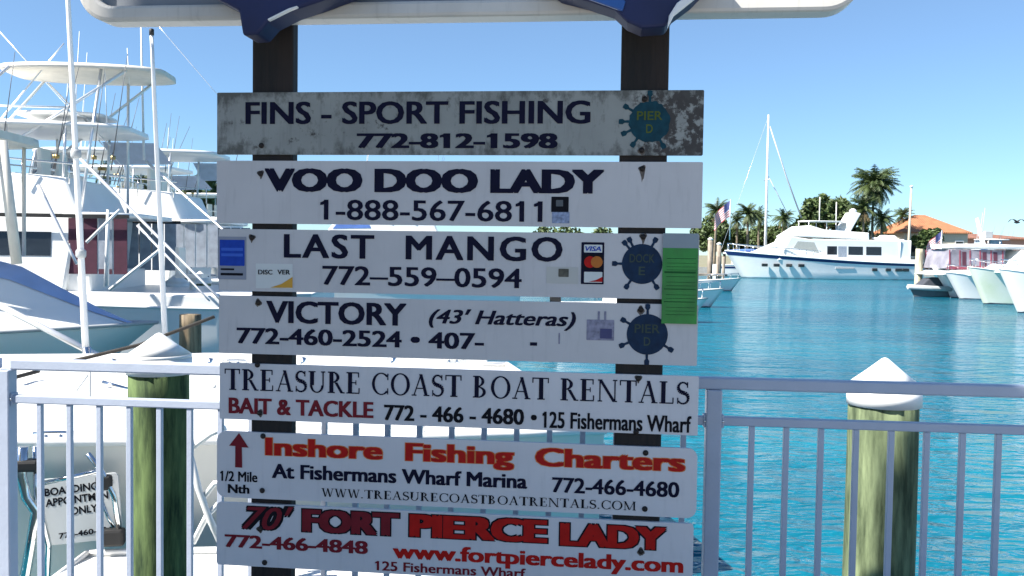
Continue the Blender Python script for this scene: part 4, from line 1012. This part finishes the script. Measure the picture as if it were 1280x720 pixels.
eb.house('radar_mast', [(ex(1246), ez(306)), (ex(1242), ez(306)), (ex(1233), ez(272)), (ex(1236), ez(271))], .15, .1, GEL, .02)
mb = MB(); mb.box((ex(1252), -.4, ez(297)), (ex(1242), .4, ez(288))); mb.build('instrument_box', GREYP, eb.o, bevel=.04)
runabout(1180, 377, 62, R(186), 8, 2.8, 1.25, 'white motor boat with short cabin, leftmost bow in the right-hand slips', 'cuddy')
runabout(1208, 383, 55.5, R(188), 9, 3.1, 1.55, 'white motor boat with green water reflection put into its hull colour, between two white ones', 'cuddy', hm=mat('green_reflection_gelcoat', (.76, .77, .72), .3, scale=.5, c2=(.58, .65, .47)))  # green noise puts the water's reflection into the hull colour
runabout(1246, 394, 47, R(184), 9, 3.1, 1.55, 'nearest white motor boat, its bow entering at the right edge', 'cuddy')
# grey inflatable against the slips
ib = Boat('inflatable_dinghy', 2.7, 1.4, .6, .7, (at(1182, 370, 65).x, 65), R(184), 'small grey inflatable dinghy with dark cover beside the tall piling', 'dinghy', rake=.4)
ib.hull(mat('grey_rubber', (.11, .115, .13), .6), rub=GREYP, rubr=.2); ib.house('dark_cover', [(.3, .6), (.7, 1.4), (1.5, 1.3), (2.2, .7)], .6, .4, mat('charcoal_cover', (.05, .055, .07), .7), .08)
e6 = at(1275, 330, 92); sportfisher((e6.x, 92), R(176), 'distant white sport fishing boat between the motor yacht stern and the right-hand slips', L=9, B=3.4, fs=1.0, curtain=GEL2)
# tall channel piling and thin pole
p = at(1147, 372, 66); piling((p.x, 66), .26, at(1148, 311, 66).z, .2, 'tall pale timber piling at the corner of the right-hand slips', wood_mat('pale_pile', (.30, .27, .17), (.55, .52, .40), (5, 5, .5)), R(.5), cap=False)
p = at(1134, 345, 124); po = empty('flag_pole', (p.x, 124, WZ), 0, 'thin pale wooden pole rising behind the motor yacht stern', 'pole')
mb = MB(); mb.tube([(0, 0, 0), (.1, 0, 6), (.2, 0, at(1137, 235, 124).z - WZ)], .22, 10, r1=.12); mb.build('pole', wood_mat('bleached_pole', (.4, .33, .24), (.6, .5, .38)), po); mb = MB(); mb.lathe([(0, 0), (.2, .05), (.2, .3), (0, .4)], 10, c=(.2, 0, at(1137, 235, 124).z - WZ)); mb.build('finial', WHT, po)
# skiffs whose bows poke out past the sign on its right
def skiff(px, py, Y, lab, L=5.2, B=1.9, h=R(-4)):
    p = at(px, py, Y); d = Vector((math.cos(h), math.sin(h))); s_ = Vector((p.x, Y)) - d*L
    b = Boat('skiff', L, B, .7, 1.0, s_, h, lab, 'skiff', 'skiffs beside the sign', rake=.7); b.hull(GEL, flare=.35, rub=GREYP)
    b.house('console', [(1.8, .6), (1.8, 1.5), (2.3, 1.55), (2.7, .7)], .4, .32, GEL, .04)
    mb = MB(); mb.box((-.35, -.2, .2), (.1, .2, 1.15)); mb.build('outboard_motor', BLACK, b.o, bevel=.06)
    b.bow_rail(.6, .97, .4, 4, .018); return b
skiff(926, 362, 70, 'white skiff farthest out beside the sign, bow toward the motor yacht', 6)
skiff(905, 384, 48, 'white skiff with dark bow fitting, middle one beside the sign edge', 6)
skiff(884, 402, 37, 'nearest white skiff, only its bow showing past the sign edge', 6)
# finger dock with little posts by them
DOCKW = wood_mat('dock_planks', (.16, .13, .10), (.34, .29, .23), (1, 12, 1))
p = at(890, 340, 88); dk = empty('finger_dock', (p.x - 8, 88, WZ), 0, 'low timber finger dock with thin posts near the yacht bow', 'dock')
mb = MB(); mb.box((-4, -1.2, .75), (9.2, 1.2, .95)); mb.build('deck', DOCKW, dk)
for x in (-3, 0, 3, 6, 8.8):
    for y in (-1.25, 1.25):
        mb = MB(); mb.tube([(x, y, -1), (x, y, 2.6)], .14, 10); mb.build('post', DOCKW, dk)
for px, y0_, Y, lab in ((887, 300, 90, 'thin brown dock pole nearest the sign edge on the basin side'), (898, 306, 96, 'slim grey dock pole next to the flag, by the yacht bow')):
    p = at(px, 350, Y); po = empty('dock_pole', (p.x, Y, WZ), 0, lab, 'pole'); mb = MB(); mb.tube([(0, 0, -1), (0, 0, at(px, y0_, Y).z - WZ)], .28, 10, r1=.24); mb.build('pole', DOCKW, po)
    mb = MB(); mb.lathe([(.26, 0), (.28, .12), (0, .3)], 10, c=(0, 0, at(px, y0_, Y).z - WZ)); mb.build('cap', CAPM, po)

# flags
def flag(px, ptop, pbase, Y, wd, ht, lab, tilt=0):
    p = at(px, pbase, Y); H = at(px, ptop, Y).z - p.z
    o = empty('flag', p, 0, lab, 'flag'); mb = MB(); mb.tube([(0, 0, 0), (0, 0, H)], .06, 8); mb.build('pole', ALU, o)
    mb = MB(); nx, nz = 20, 13
    vs = []
    for j in range(nz+1):
        for i in range(nx+1):
            x = i/nx*wd; vs.append((-x*.86, .25*math.sin(i*.55 + j*.1)*i/nx, H - .1 - ht*j/nz - tilt*x - .12*x*x))
    o0 = len(mb.v); mb.v += vs
    for j in range(nz):
        for i in range(nx):
            a_ = j*(nx+1) + i; mb.f.append([a_, a_+1, a_+nx+2, a_+nx+1]); mb.sm.append(True)
            mb.mi.append(2 if (j < 7 and i < 8) else (j % 2))
    mb.build('cloth', [mat('flag_red', (.5, .10, .11), .8), mat('flag_white', (.75, .7, .7), .8), mat('flag_navy', (.10, .11, .28), .8)], o, fix=False)
flag(912, 249, 300, 100, 2.0, 1.7, 'striped flag drooping from a staff by the yacht bow', .6)
flag(1176, 288, 330, 100, 2.0, 1.5, 'dark striped flag in front of the orange roofed house', .55)
# bird in the air
bp_ = at(1271, 278, 60); bo = empty('bird', bp_, R(20), 'dark seabird gliding with arched wings over the right-hand boats', 'bird')
mb = MB(); mb.lathe([(0, -.28), (.05, -.22), (.085, -.02), (.07, .12), (.04, .22), (.035, .30), (0, .36)], 12); o = mb.build('body', mat('bird_plumage', (.05, .045, .045), .8, var=.3), bo); o.rotation_euler = (R(90), 0, R(100))
for sg in (-1, 1):
    secs = []
    for i in range(9):
        t = i/8; x = sg*(.04 + .72*t); z = .05 + .26*math.sin(t*2.1) - .30*t*t; ch = .20*(1 - t)**.55 + .02
        secs.append([(x, -ch*.5, z), (x, 0, z + .02*(1-t) + .004), (x, ch*.5, z), (x, 0, z - .006)])
    mb = MB(); mb.loft(secs, close=True); mb.build('wing', MATS['bird_plumage'], bo)

# ------------------------------------------------------------------ houses on the far shore
def house(px0, px1, peave, pridge, Y, depth, lab, roofm, wallm, hip=True):
    a_ = at(px0, peave, Y); b_ = at(px1, peave, Y); W = b_.x - a_.x; gz = WZ + .75; ze = a_.z; zr = at((px0+px1)/2, pridge, Y + depth/2).z
    o = empty('house', ((a_.x+b_.x)/2, Y + depth/2, gz), 0, lab, 'house'); h = ze - gz
    mb = MB(); mb.box((-W/2 + .5, -depth/2 + .5, 0), (W/2 - .5, depth/2 - .5, h - .01)); mb.build('wall', wallm, o)
    mb = MB(); r = W/2 - min(depth/2, W*.42) if hip else W/2
    top = zr - gz; e = .18
    mb.add([(-W/2, -depth/2, h), (W/2, -depth/2, h), (W/2, depth/2, h), (-W/2, depth/2, h), (-W/2, -depth/2, h+e), (W/2, -depth/2, h+e), (W/2, depth/2, h+e), (-W/2, depth/2, h+e), (-r, 0, top), (r, 0, top)],
           [(0, 3, 2, 1), (0, 1, 5, 4), (1, 2, 6, 5), (2, 3, 7, 6), (3, 0, 4, 7), (4, 5, 9, 8), (5, 6, 9), (6, 7, 8, 9), (7, 4, 8)]); mb.build('roof', roofm, o)
    n = max(2, int(W/3))
    for i in range(n):
        x = -W/2 + W*(i+.5)/n; f = MB(); f.box((x-.65, -depth/2 + .42, h*.35), (x+.65, -depth/2 + .47, h*.82)); fo = f.build('window', WHT, o)
        g = MB(); g.box((x-.55, -depth/2 + .39, h*.38), (x+.55, -depth/2 + .43, h*.79)); g.build('pane', GLASS, fo)
    return o
def tile_mat(name, c, c2):
    m = mat(name, c, .8, var=.15, scale=1.2, c2=c2); n = m.node_tree; L = n.links; b = n.nodes['Principled BSDF']
    tc = n.nodes.new('ShaderNodeTexCoord'); wv = n.nodes.new('ShaderNodeTexWave'); wv.inputs['Scale'].default_value = 1.1; L.new(tc.outputs['Object'], wv.inputs['Vector'])
    bp = n.nodes.new('ShaderNodeBump'); bp.inputs['Distance'].default_value = .12; L.new(wv.outputs['Fac'], bp.inputs['Height']); L.new(bp.outputs[0], b.inputs['Normal']); return m
TERRA = tile_mat('terracotta_tiles', (.50, .22, .10), (.38, .15, .07)); STUC = mat('cream_stucco', (.62, .54, .42), .85, var=.06); PINK = tile_mat('brown_tiles', (.34, .16, .10), (.24, .11, .08))
house(1128, 1216, 291, 269, 142, 13, 'low house with bright orange tiled hip roof across the basin', TERRA, STUC)
house(1176, 1300, 298, 292.5, 160, 12, 'long low building with brownish roof right of the orange roofed house', PINK, mat('rose_stucco', (.45, .27, .22), .85))
house(930, 1000, 300, 290, 165, 12, 'low building with brown roof glimpsed behind the mast', PINK, STUC)
house(-60, 90, 296, 280, 150, 14, 'pale low building far behind the white fishing boats', tile_mat('grey_shingle', (.3, .29, .28), (.22, .21, .2)), STUC)

# ------------------------------------------------------------------ palms and trees
FRD = mat('palm_frond', (.075, .105, .028), .55, var=.3, scale=.8, c2=(.035, .058, .018)); FRO = mat('old_frond', (.20, .15, .07), .8, var=.2); TRK = mat('palm_trunk', (.22, .18, .13), .9, var=.25, scale=3, bump=.6, bscale=4)
def frond(mb, base, az, el, L, droop, rng, wd=.5, mi=0):
    n = 10; pts = []; p = Vector(base); a = el; d = L/n
    for i in range(n+1):
        pts.append(p.copy()); p = p + Vector((math.cos(az)*math.cos(a), math.sin(az)*math.cos(a), math.sin(a)))*d; a -= droop/n*(.5 + i/n)
    side = Vector((-math.sin(az), math.cos(az), 0))
    mb.tube(pts, .03, 4, mi=mi, r1=.008, caps=False)
    m = 20
    for i in range(1, m):
        t = i/m; k = t*n; j = min(int(k), n-1); q = pts[j] + (pts[j+1]-pts[j])*(k-j); ax = (pts[j+1]-pts[j]).normalized()
        ll = wd*(math.sin(math.pi*min(1, t*.85+.12))**.7)*rng.uniform(.85, 1.1)
        for sg in (-1, 1):
            dirv = (side*sg + ax*.7 + Vector((0, 0, -.45 - rng.random()*.5))).normalized(); tipp = q + dirv*ll; wv = ax*(L/m*.62)
            mb.add([q - wv*.7, q + wv*.7, q + wv*.25 + dirv*ll*.6, tipp, q - wv*.35 + dirv*ll*.6], [(0, 1, 2, 3, 4)], mi)
def palm(loc, H, r, lab, seed, nf=26, lean=.05, group='palms on the far shore', old=14):
    rng = random.Random(seed); o = empty('palm_tree', loc, rng.uniform(0, 6), lab, 'palm tree', group)
    mb = MB(); pts = [(lean*H*(i/8)**2, 0, H*i/8) for i in range(9)]; mb.tube(pts, .24, 10, r1=.15)
    mb.build('trunk', TRK, o)
    top = Vector(pts[-1]); mb = MB()
    for i in range(int(nf*1.9)):
        el = R(rng.uniform(-40, 80)); frond(mb, top + Vector((0, 0, rng.uniform(-.1, .25))), rng.uniform(0, 6.283), el, r*rng.uniform(.8, 1.12), R(rng.uniform(55, 110)), rng, r*.24)
    for i in range(old): frond(mb, top - Vector((0, 0, .2)), rng.uniform(0, 6.283), R(rng.uniform(-65, -35)), r*.7, R(40), rng, r*.16, 1)
    mb.build('crown', [FRD, FRO], o, fix=False); return o
LEAF = mat('tree_leaf', (.085, .125, .032), .6, var=.3, scale=.6, c2=(.035, .06, .018)); BARK = mat('bark', (.16, .12, .09), .9, var=.3, bump=.5)
def tree(loc, H, r, lab, seed, group='broadleaf trees on the far shore', leaf=.45, n=2600, m=None, zs=.75, trunk_r=.3):
    rng = random.Random(seed); o = empty('broadleaf_tree', loc, 0, lab, 'tree', group)
    mb = MB(); mb.tube([(0, 0, 0), (.1, .05, H*.3), (0, 0, H*.6)], trunk_r, 8, r1=trunk_r*.4)
    cl = []
    for i in range(26):
        while True:
            v = Vector((rng.uniform(-1, 1), rng.uniform(-1, 1), rng.uniform(-.75, 1)))
            if .35 < v.length < 1: break
        c_ = Vector((v.x*r, v.y*r, H - r*zs + v.z*r*zs)); cl.append((c_, r*rng.uniform(.2, .36)))
        mb.tube([(0, 0, H*.45), (c_.x*.5, c_.y*.5, H*.45 + (c_.z - H*.45)*.55), tuple(c_)], trunk_r*.28, 5, r1=.015, caps=False)
    mb.build('trunk', BARK, o)
    mb = MB()
    for i in range(n):
        c_, cr = rng.choice(cl); v = Vector((rng.gauss(0, 1), rng.gauss(0, 1), rng.gauss(0, 1))); v = v.normalized()*cr*rng.uniform(.55, 1.08)
        p = c_ + v; a1 = Vector((rng.gauss(0, 1), rng.gauss(0, 1), rng.gauss(0, .6))).normalized(); b1_ = a1.cross(Vector((rng.gauss(0, 1), rng.gauss(0, 1), rng.gauss(0, 1)))).normalized(); s_ = leaf*rng.uniform(.6, 1.2)
        mb.add([p - a1*s_*.5, p + b1_*s_*.28, p + a1*s_*.5, p - b1_*s_*.28], [(0, 1, 2, 3)])
    mb.build('crown', m or LEAF, o, fix=False); return o
GZ = WZ + .75
def gp(px, Y): p = at(px, 320, Y); return (p.x, Y, GZ)
def gh(px, py, Y): return at(px, py, Y).z - GZ
P1 = [(1089, 232, 139, 4.1, 'largest palm with a broad dark crown behind the motor yacht', 60, .01),
      (1078, 262, 137, 2.9, 'shorter palm tucked under the largest palm crown', 30, .03),
      (1100, 275, 138, 2.4, 'low palm on the far side of the largest palm', 26, .02),
      (893, 264, 139, 2.4, 'palm beside the striped flag near the sign edge', 26, .04),
      (934, 268, 140, 2.5, 'palm left of the tall mast', 26, .03), (948, 272, 146, 2.2, 'small palm just left of the mast', 24, .02),
      (978, 274, 141, 2.2, 'palm right of the mast under the slanting stays', 26, .02), (921, 276, 150, 2.0, 'small palm between flag and mast', 22, .02),
      (1126, 270, 148, 2.0, 'palm by the thin wooden pole and orange roof', 24, .02),
      (180, 232, 70, 1.5, 'small palm seen beside the tall white antenna', 24, .03), (205, 236, 78, 1.4, 'small palm behind the white outrigger lines', 22, .02), (128, 214, 66, 1.4, 'palm behind the flybridge hardtop of the boats', 24, .02)]
# land for the trees behind the marina boats on the left
mb = MB(); mb.box((-260, 60, WZ - 1), (-14, 136, WZ + .75)); tag(mb.build('ground', LAND), kind='structure')
for i, (px, py, Y, r, lab, nf, ln) in enumerate(P1): palm(gp(px, Y), gh(px, py, Y), r, lab, 20 + i, nf, ln)
T1 = [(1030, 247, 143, 3.6, 'rounded green tree behind the motor yacht bimini, nearest the stays'), (1012, 256, 146, 3.0, 'dark tree behind the motor yacht windshield'), (1050, 254, 150, 3.2, 'dark tree between the round green tree and the palms'),
      (1160, 288, 139, 2.0, 'dark clipped tree below the orange roof'), (1110, 290, 152, 2.5, 'low dark tree behind the white tender'), (890, 276, 153, 3.4, 'olive scrubby tree closest to the sign edge on the far shore'), (940, 281, 157, 3.4, 'olive scrubby tree below the palms left of the mast'), (1122, 284, 150, 2.6, 'dark shrubby tree beside the thin wooden pole'), (1066, 270, 148, 3.0, 'dark tree filling the gap left of the largest palm trunk'), (905, 280, 155, 3.2, 'low scrubby tree behind the flag'), (960, 285, 158, 3.4, 'low scrubby tree behind the mast foot'), (990, 282, 156, 3.0, 'low scrubby tree behind the blue cover and stays'),
      (255, 222, 62, 1.5, 'dense round tree just left of the sign edge'), (273, 226, 64, 1.5, 'dense tree partly hidden by the sign edge'), (225, 240, 75, 1.6, 'small tree between two outriggers'), (700, 284, 150, 4, 'green tree visible in the slot under the second board'), (735, 286, 154, 4, 'olive tree visible in the slot near the right post')]
for i, (px, py, Y, r, lab) in enumerate(T1): tree(gp(px, Y), gh(px, py, Y), r, lab, 90 + i, n=3600, leaf=.75 if Y > 100 else .34)
